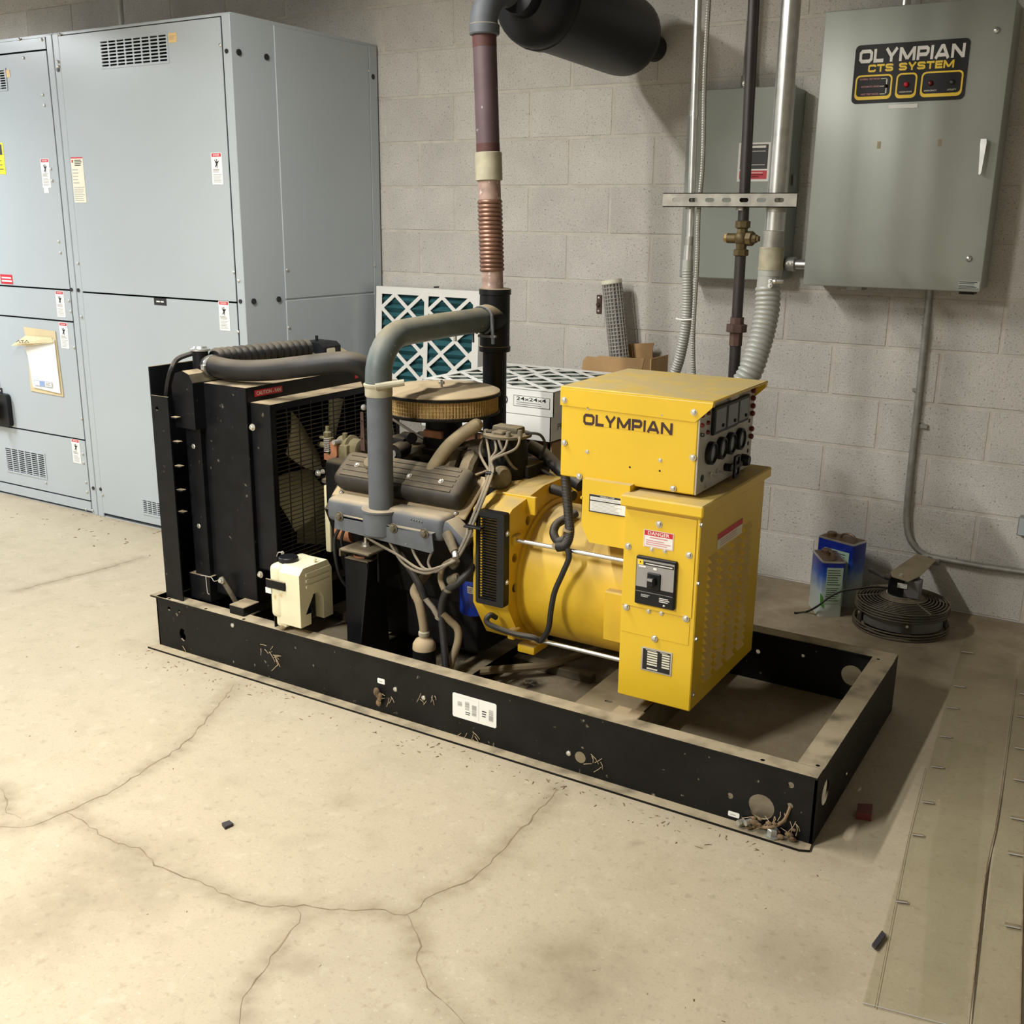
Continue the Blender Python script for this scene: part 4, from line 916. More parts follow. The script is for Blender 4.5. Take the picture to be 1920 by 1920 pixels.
# ================================================================ bits on the floor
def chip(name, label, pts, m, h=.008, z=0):
    q = [U(a, b, z=0) for a, b in pts]; c = sum(q, V())/len(q)
    o = MB(m).plate([(p.x-c.x, p.y-c.y) for p in q], [], (0, 0, h), X, Y, -Z*h).build(name, None, 0); o.location = c+Z*z; tag(o, label, 'debris')
chip('plastic_chip', 'small dark angular chip lying on the open floor', [(416, 1548), (430, 1543), (438, 1549), (422, 1556)], 'chip_dark')
chip('plastic_block', 'dark red plastic piece in the shadow of the skid end', [(1607, 1519), (1635, 1520), (1633, 1540), (1604, 1536)], 'chip_red', .02)
chip('rusty_chip', 'narrow reddish metal flake at the edge of the plastic strip', [(1653, 1752), (1660, 1760), (1641, 1785), (1634, 1778)], 'chip_dark', .006, .0046)
m = MB('debris_brown'); rnd = random.Random(3)
def crumb(x, y, s):
    a = rnd.uniform(0, 6.3); l = s*rnd.uniform(.6, 2.2); w_ = s*rnd.uniform(.3, .8); h = s*rnd.uniform(.2, .6); c, n_ = math.cos(a), math.sin(a)
    P = [V((x+c*l*u_-n_*w_*v_, y+n_*l*u_+c*w_*v_, 0)) for u_, v_ in ((-1, -.6), (1, -.3), (.8, .7), (-.7, 1))]
    m.add(P+[V((x, y, h))], [(0, 1, 4), (1, 2, 4), (2, 3, 4), (3, 0, 4)])
for i in range(420):
    k = rnd.random()
    if k < .42: x = rnd.uniform(.4, 2.85); y = -1.997-abs(rnd.gauss(0, .06)); s = .0045
    elif k < .60: x = rnd.uniform(-2.0, -.2); y = -.965-abs(rnd.gauss(0, .16)); s = .007
    elif k < .80: x = rnd.uniform(1.9, 3.4); y = -abs(rnd.gauss(0, .25))-.01; s = .005
    elif k < .88: x = rnd.uniform(1.9, 2.75); y = rnd.uniform(-1.85, -1.1); s = .004
    else: x = rnd.uniform(-.5, 3.2); y = rnd.uniform(-3.0, -2.0); s = .0035
    if .44 < x < 2.8 and -1.98 < y < -1.9: continue
    if y > -.95 and x < .0: continue
    if x > 2.86 or math.hypot(x-fc.x, y-fc.y) < .2 or (2.24 < x < 2.5 and y > -.4): continue
    if y > -1.9 and (2.0 < x < 2.25 or -1.13 < y < -1.03): continue
    crumb(x, y, s*rnd.uniform(.4, 1.25))
o = m.build('floor_debris', None, 0); tag(o, 'scattered dry leaf bits and crumbs over the concrete floor', 'debris'); o['kind'] = 'stuff'
# ================================================================ generator set
GS = thing('generator_set', 'yellow and black standby generator with radiator and V8 engine on a black skid', 'generator', (1.62, -1.5, 0))
AY = -1.5
def P(m, name, smooth=35, parent=None, label=None):
    o = m.build(name, parent or GS, smooth)
    if label: o['label'] = label
    return o
# ---- skid
WY = -1.945                                     # outer face of the front web
x0, x1 = .455, 2.792
def wpt(px, py): p = U(px, py, y=WY); return (p.x, p.z)
hol = []
for px, py, r in ((1427, 1513, .034), (1088, 1419, .0), (342, 1190, .0), (1483, 1472, .008), (1369, 1492, .008), (317, 1141, .0075), (437, 1172, .006), (336, 1146, .005), (1481, 1511, .008)):
    if r: c = wpt(px, py); hol.append(circle(c[0], c[1], r, 20 if r > .02 else 10))
c = wpt(342, 1190); hol.append([(c[0]+a*.016, c[1]+b*.024) for a, b in ((-.75, .6), (-.2, 1.), (.7, .8), (.55, .3), (1.1, -.1), (.9, -.75), (.2, -1), (-.6, -.7), (-.95, .0))])
m = MB('skid_black').plate(rect(x0, .006, x1, .186), hol, (0, WY, 0), X, Z, Y*.006)
fh = [U(*q, z=.19) for q in ((311, 1125), (379, 1144), (452, 1163), (1430, 1425))]
m.plate(rect(x0-.025, WY-.004, x1, -1.898), [circle(p.x, max(WY+.006, min(-1.908, p.y)), .006, 12) for p in fh], (0, 0, .190), X, Y, -Z*.006)
fr = P(m, 'front_rail')
m = MB('skid_black'); fo = [(x0-.02, -1.982), (x1-.02, -1.982), (x1+.003, -1.972), (x1, WY+.004), (x0, WY+.004)]
m.plate(fo, [], (0, 0, .007), X, Y, -Z*.0065); P(m, 'floor_flange', parent=fr)
p = U(1088, 1420, y=WY-.0005); MB('plate_tan').plate(circle(0, 0, .0165, 24), [], (p.x, WY-.0006, p.z), X, Z, Y*.0008).build('hole_plug', fr)
for q in ((742, 1292), (795, 1308), (437, 1172), (1067, 1412)):
    p = U(*q, y=WY); MB('zinc_bolt').lathe([(.0075, 0), (.0075, .004), (.004, .006)], p, -Y, 8).build('rail_bolt', fr)
p = U(1443, 1573, z=.012); MB('galvanized_dull').bolt((p.x, -1.962, .007), Z, .014, .022).build('anchor_bolt', fr)
for q in ((1395, 1540), (1409, 1540)): p = U(*q, y=WY-.01); MB('zinc_bolt').lathe([(.008, 0), (.008, .02)], p, (-.5, -.8, 0), 6).build('anchor_nut', fr)
a, b = wpt(849, 1296), wpt(931, 1373); d = Decal((a[0], WY-.0006, b[1]+.012), X, Z, b[0]-a[0], wpt(849, 1296)[1]-b[1]-.014, 'paper_white', .0008, .006)
d.rect(.60, .08, .605, .92, 'print_grey').rect(.05, .88, .55, .885, 'print_grey')
for x, y0, y1 in ((.12, .5, .7), (.29, .42, .78), (.45, .25, .7), (.83, .22, .7)):
    for k in range(14):
        y = y0+(y1-y0)*k/14; d.rect(x, y, x+.1, y+(y1-y0)/14*random.choice((.3, .5, .7)), 'print_grey'); d.k = 1
d.lines(.3, .2, .42, .36, 2, 'print_black').lines(.68, .3, .78, .6, 3, 'print_black'); d.build('bar_code_label', fr, 'white bar code sticker')
for q, (w_, h_) in (((715, 1277), (.028, .017)), ((1376, 1527), (.03, .014))): p = U(*q, y=WY); d = Decal((p.x-w_/2, WY-.0006, p.z-h_/2), X, Z, w_, h_, 'paper_white', .0008, .003); d.lines(.2, .3, .8, .6, 1, 'print_grey'); d.build('small_tag', fr)
dt = MB('dust_tan'); rnd = random.Random(5)
def web(px, py, n=6, sp_=.03):
    p = U(px, py, y=WY-.004)
    for i in range(n):
        a = p+V((rnd.uniform(-sp_, sp_), 0, rnd.uniform(-sp_, sp_)*.6)); b = a+V((rnd.uniform(-sp_, sp_), rnd.uniform(-.008, 0), -rnd.uniform(0, sp_))); dt.tube([a, a.lerp(b, .5)+V((.004, -.003, .003)), b], .0009, 4)
for q in ((340, 1215), (500, 1215), (520, 1235), (720, 1305), (800, 1310), (880, 1380), (1120, 1425), (1430, 1540), (1460, 1545), (1480, 1530), (1420, 1550)): web(*q)
o = P(dt, 'cobwebs', 0, fr); o['kind'] = 'stuff'
p = U(712, 1305, y=WY-.01); dtm = MB('debris_brown')
for k in range(7): dtm.ball(p+V((rnd.uniform(-.012, .012), rnd.uniform(-.004, 0), rnd.uniform(-.03, .012))), rnd.uniform(.006, .012), 8, (1, .6, 1.2))
P(dtm, 'dirt_nest', 0, fr); p = U(1440, 1545, y=WY-.014); dtm = MB('debris_brown')
for k in range(16): dtm.ball(V((p.x+rnd.uniform(-.05, .07), WY-rnd.uniform(.004, .03), .012+rnd.uniform(0, .04))), rnd.uniform(.004, .010), 8, (1.3, .8, .8))
dtm.tube([U(1412, 1545, y=WY-.012), U(1440, 1552, y=WY-.02), U(1468, 1540, y=WY-.015), U(1482, 1512, y=WY+.002)], .0042, 6, 4); P(dtm, 'dirt_clump', 0, fr)
RY = -1.055
m = MB('skid_black').plate(rect(x0, .0, x1, .186), [circle(2.66, .09, .034, 20), circle(2.35, .1, .008, 10), circle(2.5, .12, .006, 10)], (0, RY, 0), X, Z, -Y*.006); m.box((x0-.02, RY-.055, .184), (x1, RY+.002, .190), .0015); P(m, 'rear_rail')
p = (2.66, .09)
m = MB('skid_black').plate(rect(WY, .0, RY, .186), [circle(-1.85, .105, .034, 20), circle(-1.62, .05, .008, 10)], (x1, 0, 0), Y, Z, -X*.006); eh = [U(*q, z=.19) for q in ((1647, 1236), (1533, 1436))]; m.plate(rect(x1-.064, -1.897, x1+.001, RY-.056), [circle(max(x1-.05, min(x1-.014, p.x)), max(-1.885, min(RY-.07, p.y)), .0055, 12) for p in eh], (0, 0, .1899), X, Y, -Z*.006); er = P(m, 'end_rail')
m = MB('skid_black').box((x0, WY, 0), (x0+.006, RY, .186)); m.box((x0, WY, .184), (x0+.05, RY, .19)); P(m, 'end_rail')
for a, b, h in ((2.03, 2.225, .115), (1.12, 1.26, .10), (.60, .70, .10), (1.52, 1.60, .06)):
    m = MB('plate_tan' if a > 1.9 else 'skid_black').plate(rect(a, WY+.006, b, RY-.006), [rrect(U(q1, q2, z=h).x-.012, U(q1, q2, z=h).y-.006, U(q1, q2, z=h).x+.012, U(q1, q2, z=h).y+.006, .005, 2) for q1, q2 in ((1141, 1315), (1120, 1333))] if a > 1.9 else [], (0, 0, h), X, Y, -Z*.006)
    m.box((a, WY+.006, 0), (a+.005, RY-.006, h-.002)); m.box((b-.005, WY+.006, 0), (b, RY-.006, h-.002)); o = P(m, 'crossmember')
    if a > 1.9: pc = U(1172, 1343, z=h); MB('dust_tan').box((pc.x-.042, pc.y-.045, h), (pc.x+.042, pc.y+.045, h+.006), .002).build('rubber_pad', o)
for a, b in (((.75, -1.72), (1.9, -1.72)), ((.75, -1.38), (1.9, -1.38))): P(MB('engine_dusty').box((a[0], a[1]-.02, .0), (b[0], b[1]+.02, .03), .003), 'floor_strap')
m = MB('hose_tan'); m.tube([U(600, 1130, z=.14), U(545, 1160, z=.08), U(515, 1172, z=.06)], .011, 8); P(m, 'drain_pipe')
m = MB('hose_tan'); m.tube([(1.33, -1.86, .05), (1.45, -1.74, .05), (1.75, -1.45, .05), (1.85, -1.2, .05)], .014, 8); P(m, 'fuel_line')
# ---- radiator
RW = .43
m = MB('black_paint').box((.492, AY-RW, .19), (.498, AY+RW, 1.0), .0015); P(m, 'stone_guard')
m = MB('black_paint').plate(rect(.497, .19, .578, .905), [circle(.523, .862, .007, 12)], (0, AY-RW-.002, 0), X, Z, Y*.005); sup = P(m, 'radiator_support')
m = MB('black_paint').box((.497, AY+RW-.003, .19), (.578, AY+RW+.002, .99), .001); P(m, 'radiator_support')
m = MB('black_paint')
for py_ in (783, 828, 873, 917, 957): z = U(330, py_, y=-1.915).z; m.box((.578, -1.925, z-.003), (.605, -1.905, z+.003), .001)
m.split('core_bracket', GS)
m = MB('black_paint').box((.585, AY-.375, .20), (.655, AY+.375, .93), .004); core = P(m, 'radiator_core')
m = MB('black_paint').plate([(.565, .80), (.665, .80), (.665, .955), (.65, .982), (.62, .992), (.585, .982), (.565, .94)], [], (0, AY-.40, 0), X, Z, Y*.80); tank = P(m, 'top_tank', 25)
m = MB('black_paint').plate([(.565, .19), (.665, .19), (.665, .28), (.565, .28)], [], (0, AY-.385, 0), X, Z, Y*.77); P(m, 'bottom_tank')
cp = V((.612, -1.81, 1.03)); m = MB('black_paint').cyl(cp-Z*.045, cp+Z*.02, .026, n=18); m.build('filler_neck', tank)
m = MB('galvanized').lathe([(.030, 0), (.034, .002), (.034, .007), (.024, .010), (.02, .016), (.001, .017)], cp+Z*.018, Z, 20); m.plate([(-.05, -.008), (-.03, -.014), (-.03, .014), (-.05, .008)], [], cp+Z*.025, X, Y, -Z*.004); m.build('pressure_cap', tank)
m = MB('rubber_black').tube([cp+V((-.02, 0, .012)), U(335, 672, y=-1.85), U(322, 690, y=-1.89), U(315, 715, y=-1.90), U(312, 742, y=-1.90)], .0085, 8, 6); P(m, 'overflow_hose')
# ---- fan shroud, guard, fan
SW = .352; sx0, sx1, sz0, sz1 = .60, .857, .215, .95
m = MB('black_paint'); m.box((sx0, AY-SW, sz0), (sx1, AY-SW+.004, sz1), .001); m.box((sx0, AY+SW-.004, sz0), (sx1, AY+SW, sz1), .001); m.box((sx0, AY-SW, sz1-.003), (sx1, AY+SW, sz1+.001), .001); m.box((sx0, AY-SW, sz0), (sx1, AY+SW, sz0+.003))
m.box((sx0, AY-SW-.012, sz0+.02), (sx0+.035, AY-SW, sz1), .003)
m.plate(rect(-SW, sz0, SW, sz1), [rect(-.325, .345, .325, .885)], (sx1, AY, 0), Y, Z, -X*.003)
sh = P(m, 'fan_shroud')
gx = .945; gw = .337; gz0, gz1 = .335, .902
m = MB('black_paint'); m.box((sx1, AY-gw, gz0), (gx, AY-gw+.004, gz1), .001); m.box((sx1, AY+gw-.004, gz0), (gx, AY+gw, gz1)); m.box((sx1, AY-gw, gz1-.003), (gx, AY+gw, gz1), .001); m.box((sx1, AY-gw, gz0), (gx, AY+gw, gz0+.003))
m.plate(rect(-gw, gz0, gw, gz1), [rect(-gw+.022, gz0+.022, gw-.022, gz1-.022)], (gx, AY, 0), Y, Z, -X*.003); gd = P(m, 'fan_guard')
m = MB('guard_wire'); n = 36
for i in range(n+1): z = gz0+.02+(gz1-gz0-.04)*i/n; m.box((gx-.0035, AY-gw+.02, z-.0014), (gx-.0012, AY+gw-.02, z+.0014))
for i in range(12): y = AY-gw+.02+(2*gw-.04)*i/11; m.box((gx-.0055, y-.0018, gz0+.02), (gx-.0035, y+.0018, gz1-.02))
P(m, 'guard_mesh', 0, gd)
fcn = V((.885, AY, .61)); fo_ = P(MB('engine_black').lathe([(.07, -.03), (.07, .02), (.04, .03)], fcn, X, 20), 'fan_hub')
for k in range(6):
    a = math.radians(18+60*k); er_ = V((0, math.cos(a), math.sin(a))); et = V((0, -math.sin(a), math.cos(a))); vs = []; rows = 7
    for i in range(rows):
        r = .055+(.262-.055)*i/(rows-1); wd = .045+.048*math.sin(math.pi*min(1, i/5.5)*.6); tw = math.radians(38-14*i/6)
        for j in range(5):
            s_ = -1+j/2; c = fcn+er_*r+(et*math.cos(tw)+X*math.sin(tw))*(wd*s_)+X*.010*(1-s_*s_); vs.append(c)
    m = MB('fan_cream'); nn = len(vs); m.add(vs+[q-X*.004 for q in vs], [(i*5+j, i*5+j+1, i*5+j+6, i*5+j+5) for i in range(rows-1) for j in range(4)]+[(nn+i*5+j, nn+i*5+j+5, nn+i*5+j+6, nn+i*5+j+1) for i in range(rows-1) for j in range(4)]); P(m, 'fan_blade', 60, fo_)
def onx(px, py, x): return U(px, py, x=x)
for pa, pb, xx, tx in (((478, 752), (526, 732), sx1, 'CAUTION - FAN'), ((666, 718), (706, 700), sx1, 'CAUTION - FAN')):
    a, b = onx(*pa, xx), onx(*pb, xx); d = Decal((xx+.0005, a.y, .917), Y, Z, .128, .021, 'print_red', .0006); d.text(tx, .06, .2, .94, .8, 'print_white'); d.build('caution_label', sh, 'red caution fan label')
bl = MB('zinc_bolt')
for q in ((367, 836), (377, 985)): bl.bolt(U(*q, y=AY-SW-.013), -Y, .009, .012)
for q in ((474, 801), (489, 1077)): bl.bolt(U(*q, y=AY-SW), -Y, .008, .010)
bl.split('shroud_bolt', sh)
m = MB('mesh_metal').tube([U(519, 1043, y=-1.86), U(522, 1036, y=-1.87), U(530, 1036, y=-1.87)], .002, 6, 4); m.bolt(U(530, 1037, y=-1.86), -Y, .005, .004); P(m, 'wire_hook', 35, sh)
m = MB('engine_dusty').tube([U(414, 1083, y=-1.88), U(425, 1100, y=-1.88), U(440, 1125, y=-1.86), U(452, 1150, y=-1.84)], .0085, 8); m.use('zinc_bolt'); m.bolt(U(416, 1088, y=-1.89), -Y, .008, .012); P(m, 'drain_cock')
m = MB('mesh_metal').tube([U(377, 1079, y=-1.885), U(395, 1082, y=-1.885), U(402, 1090, y=-1.885), U(414, 1085, y=-1.89)], .0012, 5, 4); m.tube([U(386, 1080, y=-1.885), U(389, 1110, y=-1.885), U(393, 1114, y=-1.885)], .0018, 5, 3); P(m, 'tie_wire')
m = MB('black_paint').box((.795, -1.925, .19), (.862, -1.85, .222), .002); P(m, 'shroud_bracket')
# ---- hoses on top
m = MB('rubber_black').tube([(.64, -1.80, 1.0), U(398, 686, y=-1.80), U(440, 694, y=-1.80), U(500, 694, y=-1.77), U(560, 688, y=-1.74), U(620, 681, y=-1.70), U(660, 680, y=-1.67), U(685, 692, y=-1.64), U(700, 720, y=-1.60), U(712, 770, y=-1.56), U(722, 830, y=-1.52)], .035, 16, 8); uh = P(m, 'upper_radiator_hose')
c = U(398, 686, y=-1.80); m = MB('galvanized').lathe([(.0365, -.007), (.0375, 0), (.0365, .007)], c, U(440, 692, y=-1.80)-c, 24); m.box(c+V((-.008, -.045, -.01)), c+V((.008, -.034, .008)), .002); m.build('hose_clamp', uh)
m = MB('black_paint').cyl((.62, -1.80, .995), c, .033, n=18); m.build('tank_outlet', tank)
yb = U(602, 657, x=.62).y; P1, rr = flex([U(402, 672, x=.64), U(440, 668, x=.625), U(500, 661, x=.62), U(545, 656, x=.62), U(575, 653, x=.62)], .031, .033, 16, 20, .16); m = MB('rubber_black').tube(P1, rr, 14); P(m, 'corrugated_duct')
p = U(602, 657, x=.62); m = MB('black_clean').plate([(-.05, -.035), (.055, -.035), (.055, .020), (.035, .034), (-.05, .036)], [], p+V((0, -.05, 0)), X, Z, Y*.10); bb = P(m, 'duct_box')
d = Decal(p+V((.0556, -.030, -.020)), Y, Z, .046, .034, 'label_cream', .0008, .006); d.build('blank_label', bb); MB('black_clean').cyl(p+V((-.02, 0, .03)), p+V((-.02, 0, .055)), .006).build('stud', bb); MB('black_paint').box((p.x-.035, p.y-.04, .95), (p.x+.035, p.y+.04, p.z-.034)).build('box_bracket', bb)
# ---- coolant reservoir on the skid edge
rc = U(560, 1105, y=-1.90); rx0, rx1, ry0, ry1, rz0, rz1 = U(506, 1100, y=-1.95).x+.0, 1.145, -1.955, -1.80, .22, .415
m = MB('plastic_white'); A = math.radians(0)
prof = [(rx0, rz0+.03), (rx0+.02, rz0+.03), (rx0+.03, rz0), (rx1-.015, rz0), (rx1, rz0+.015), (rx1, rz1-.02), (rx1-.02, rz1), (rx0+.02, rz1), (rx0, rz1-.02)]
# body with an arch cut out of the engine-facing side
yr = [ry0+.0, ry0, ry1, ry1]
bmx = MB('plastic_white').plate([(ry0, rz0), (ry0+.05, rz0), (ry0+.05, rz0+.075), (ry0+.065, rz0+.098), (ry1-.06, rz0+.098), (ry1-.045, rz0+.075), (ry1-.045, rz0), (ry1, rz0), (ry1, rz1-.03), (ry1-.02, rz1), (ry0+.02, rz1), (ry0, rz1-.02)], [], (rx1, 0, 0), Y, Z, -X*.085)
rv = P(bmx, 'coolant_reservoir', 50); bv = rv.modifiers.new('soft_edges', 'BEVEL'); bv.width = .009; bv.segments = 3
bmx = MB('plastic_white').box((rx0, ry0, rz0+.012), (rx1-.08, ry1, rz1-.001), .018); bmx.box((rx0+.02, ry0+.005, rz0-.015), (rx0+.065, ry0+.055, rz0+.03), .008); bmx.build('reservoir_back', rv)
for k in range(3): MB('plastic_white').box((rx1-.001, ry0+.03, rz0+.125+.02*k), (rx1+.0025, ry1-.012, rz0+.135+.02*k), .001).build('moulded_rib', rv)
MB('black_paint').box((rx1-.081, ry0+.052, rz0+.0), (rx1-.03, ry1-.048, rz0+.085), .003).build('arch_dark_fill', rv)  # black box added in the arch to stand for its dark recess
cp = V(((rx0+rx1)/2-.03, (ry0+ry1)/2-.02, rz1-.002)); MB('black_clean').lathe([(.032, 0), (.032, .014), (.029, .017)], cp, Z, 22).build('reservoir_cap', rv)
MB('plastic_white').cyl(cp+V((.07, .03, -.01)), cp+V((.085, .035, .016)), .006, n=8).build('hose_nipple', rv)
MB('black_paint').box((rx0-.008, ry0-.006, rz0+.115), (rx0+.075, ry0-.001, rz0+.145), .002).build('retaining_strap', rv); MB('paper_white').box((rx0-.012, ry0-.003, rz0+.095), (rx0+.012, ry0-.0015, rz0+.113)).build('strap_tag', rv)
m = MB('hose_tan').tube([V((rx0+.05, ry0+.01, rz0-.01)), V((rx0+.0, ry0+.03, rz0-.06)), V((rx0-.04, ry0+.05, .12))], .009, 8, 3); P(m, 'reservoir_hose')
m = MB('black_paint').box((rx0-.004, ry0+.02, .19), (rx0+.0, ry1, rz1-.03), .001); P(m, 'reservoir_bracket')
# ---- engine
m = MB('engine_black').plate([(-.16, .30), (.16, .30), (.19, .42), (.25, .56), (.15, .66), (-.15, .66), (-.25, .56), (-.19, .42)], [], (1.08, AY, 0), Y, Z, X*.56); eb = P(m, 'engine_block')
m = MB('engine_black').box((1.10, AY-.13, .12), (1.62, AY+.13, .31), .02); P(m, 'oil_pan')
m = MB('engine_black').box((1.00, AY-.12, .36), (1.09, AY+.12, .66), .02); P(m, 'timing_cover')
th = math.radians(38)
for s in (-1, 1):
    nv = V((0, s*math.sin(th), math.cos(th))); vv = V((0, s*math.cos(th), -math.sin(th)))
    c0 = V((1.367, AY+s*.172, .655))
    P(MB('engine_black').obox(c0-nv*.045, (X, vv, nv), (.255, .085, .045), .006), 'cylinder_head')
    fl_ = P(MB('dust_tan').obox(c0+nv*.003, (X, vv, nv), (.262, .084, .005), .003), 'cover_gasket')
    m = MB('valve_cover_paint').obox(c0+nv*.04, (X, vv, nv), (.248, .066, .036), .028)
    for k in range(5): m.obox(c0+nv*.0765+vv*(-.04+.02*k), (X, vv, nv), (.215, .005, .0016), .001)
    vco = P(m, 'valve_cover')
    for dx, dv_ in ((-.17, .0), (.045, .01), (.165, .01)): MB('zinc_bolt').bolt(c0+nv*.077+X*dx+vv*dv_, nv, .006, .007).build('cover_bolt', vco)
    if s < 0:
        for dx in (-.225, .225):
            MB('zinc_bolt').bolt(c0+nv*.012+X*dx+vv*.072, nv, .005, .006).build('cover_bolt', vco)
        q = U(708, 893, y=-1.70); MB('engine_dusty').lathe([(.022, 0), (.022, .02), (.026, .022), (.026, .034), (.022, .038)], c0+nv*.074+X*(-.098)+vv*.0, nv, 18).build('oil_filler_cap', vco)
    ey = AY+s*.275; prof = [(.042*math.cos(t_), .038*math.sin(t_)) for t_ in [2*math.pi*i/14 for i in range(14)]]
    m = MB('exhaust_grey'); m.box((1.145, ey-.045, .545), (1.60, ey+.04, .625), .022)
    for k in range(4): xx = 1.17+k*.13; m.box((xx, ey-s*.02, .555), (xx+.05, ey-s*.10, .61), .01)
    m.obox((1.625, ey, .572), (V((.8, 0, -.6)), Y, V((.6, 0, .8))), (.045, .035, .026), .012)
    em = P(m, 'exhaust_manifold')
    if s < 0:
        MB('engine_dusty').cyl((1.612, ey-.035, .578), (1.655, ey-.06, .535), .017, .013, n=14).build('manifold_outlet', em)
        MB('zinc_bolt').lathe([(.009, 0), (.009, .022)], V((1.655, ey-.06, .535)), (.5, -.5, -.6), 8).build('outlet_plug', em)
        a, b = U(626, 962, y=ey-.062), U(815, 1015, y=ey-.062); m = MB('exhaust_grey').plate([(a.x, .532), (a.x+.004, .578), (a.x+.012, .582), (1.575, .570), (1.580, .525), (1.57, .515)], [], (0, ey-.062, 0), X, Z, Y*.005); m.box((a.x+.01, ey-.062, .572), (1.575, ey-.03, .577)); bt = P(m, 'manifold_bracket')
        for q in ((637, 968), (690, 975), (738, 990), (796, 1000)): MB('engine_dusty').bolt(U(*q, y=ey-.063), -Y, .0105, .012).build('bracket_bolt', bt)
        for k in range(5): MB('exhaust_grey').ball(U(770+k*5, 974+k*1.2, y=ey-.048), .0025, 6).build('cast_mark', em)
m = MB('engine_black').box((1.14, AY-.11, .62), (1.60, AY+.11, .70), .015); im = P(m, 'intake_manifold')
for s in (-1, 1):
    for xx, w_ in ((1.24, .028), (1.32, .026), (1.47, .030), (1.54, .026)):
        m = MB('engine_dusty').tube([V((1.38+(xx-1.38)*.45, AY+s*.035, .735)), V((xx, AY+s*.075, .755)), V((xx+(.02 if xx > 1.38 else -.02), AY+s*.125, .735)), V((xx+(.03 if xx > 1.38 else -.03), AY+s*.165, .69))], w_, 10, 5); m.build('intake_runner', im)
m = MB('engine_black').box((1.335, AY-.055, .70), (1.435, AY+.055, .80), .01); m.box((1.31, AY-.075, .745), (1.46, AY+.075, .765), .004); m.cyl((1.385, AY, .79), (1.385, AY, .872), .06, n=20); cb_ = P(m, 'carburetor'); MB('rust_orange').box((1.35, AY-.068, .80), (1.42, AY-.05, .825), .003).build('choke_cover', cb_)
m = MB('engine_black').cyl((1.30, AY-.10, .76), (1.30, AY-.16, .755), .03, n=18); m.cyl((1.27, AY-.06, .79), (1.33, AY-.10, .80), .018, n=12); m.box((1.24, AY-.12, .745), (1.31, AY-.05, .80), .012); vd = P(m, 'vacuum_diaphragm'); MB('galvanized').lathe([(.012, 0), (.012, .004)], V((1.30, AY-.161, .755)), -Y, 14).build('diaphragm_ring', vd)
rl = MB('wire_grey').tube([U(735, 785, y=-1.56), U(770, 808, y=-1.55), U(808, 830, y=-1.54)], .0045, 6); P(rl, 'throttle_rod')
# air cleaner
ac = V((1.376, AY, .862)); ar = .186
m = MB('engine_black').lathe([(.06, 0), (ar-.02, .006), (ar+.004, .016), (ar+.004, .022), (.03, .02)], ac, Z, 48); P(m, 'air_cleaner_base')
n = 110; vs = []
m = MB('pleat_paper')
for h in (.018, .078):
    for i in range(n*2): r = (ar-.004 if i % 2 else ar-.011); a = math.pi*i/n; vs.append((ac.x+r*math.cos(a), ac.y+r*math.sin(a), ac.z+h))
m.add(vs, [(i, (i+1) % (2*n), 2*n+(i+1) % (2*n), 2*n+i) for i in range(2*n)]); el = P(m, 'filter_element', 0)
m = MB('pleat_paper')
for i in range(0, n): a = 2*math.pi*i/n; p0 = V((ac.x+(ar-.0028)*math.cos(a), ac.y+(ar-.0028)*math.sin(a), ac.z+.018)); m.box((p0.x-.0008, p0.y-.0008, p0.z), (p0.x+.0008, p0.y+.0008, p0.z+.06))
for k in range(5): z = ac.z+.024+k*.0115; m.tube([(ac.x+(ar-.0025)*math.cos(2*math.pi*i/48), ac.y+(ar-.0025)*math.sin(2*math.pi*i/48), z) for i in range(49)], .0008, 4)
P(m, 'element_screen', 0, el)
m = MB('dust_tan').lathe([(.001, .094), (.06, .097), (.068, .101), (.085, .101), (.10, .096), (ar-.01, .092), (ar+.004, .086), (ar+.006, .080), (ar+.006, .074), (ar, .073), (.02, .078)], ac, Z, 56); lidp = P(m, 'air_cleaner_lid', 40)
m = MB('engine_black').lathe([(ar+.0068, .083), (ar+.0072, .078), (ar+.0068, .073)], ac, Z, 56, False); m.build('lid_rim', lidp)
MB('galvanized_dull').cyl(ac+Z*.09, ac+Z*.118, .004, n=8).build('wing_stud', lidp); MB('galvanized_dull').box(ac+V((-.012, -.003, .104)), ac+V((.012, .003, .114)), .002).build('wing_nut', lidp)
m = MB('hose_tan').tube([V((1.50, AY-.05, .83)), U(893, 797, y=-1.57), U(870, 812, y=-1.60), U(840, 838, y=-1.64), U(818, 868, y=-1.67), U(806, 890, y=-1.68)], .0215, 14, 6); bh = P(m, 'breather_hose')
a = U(806, 890, y=-1.68); m = MB('engine_black').tube([a, U(804, 898, y=-1.685), U(801, 910, y=-1.70)], .016, 12, 3); m.lathe([(.024, -.006), (.024, .004)], U(801, 909, y=-1.70), (0, -.6, .8), 16); m.build('breather_elbow', bh)
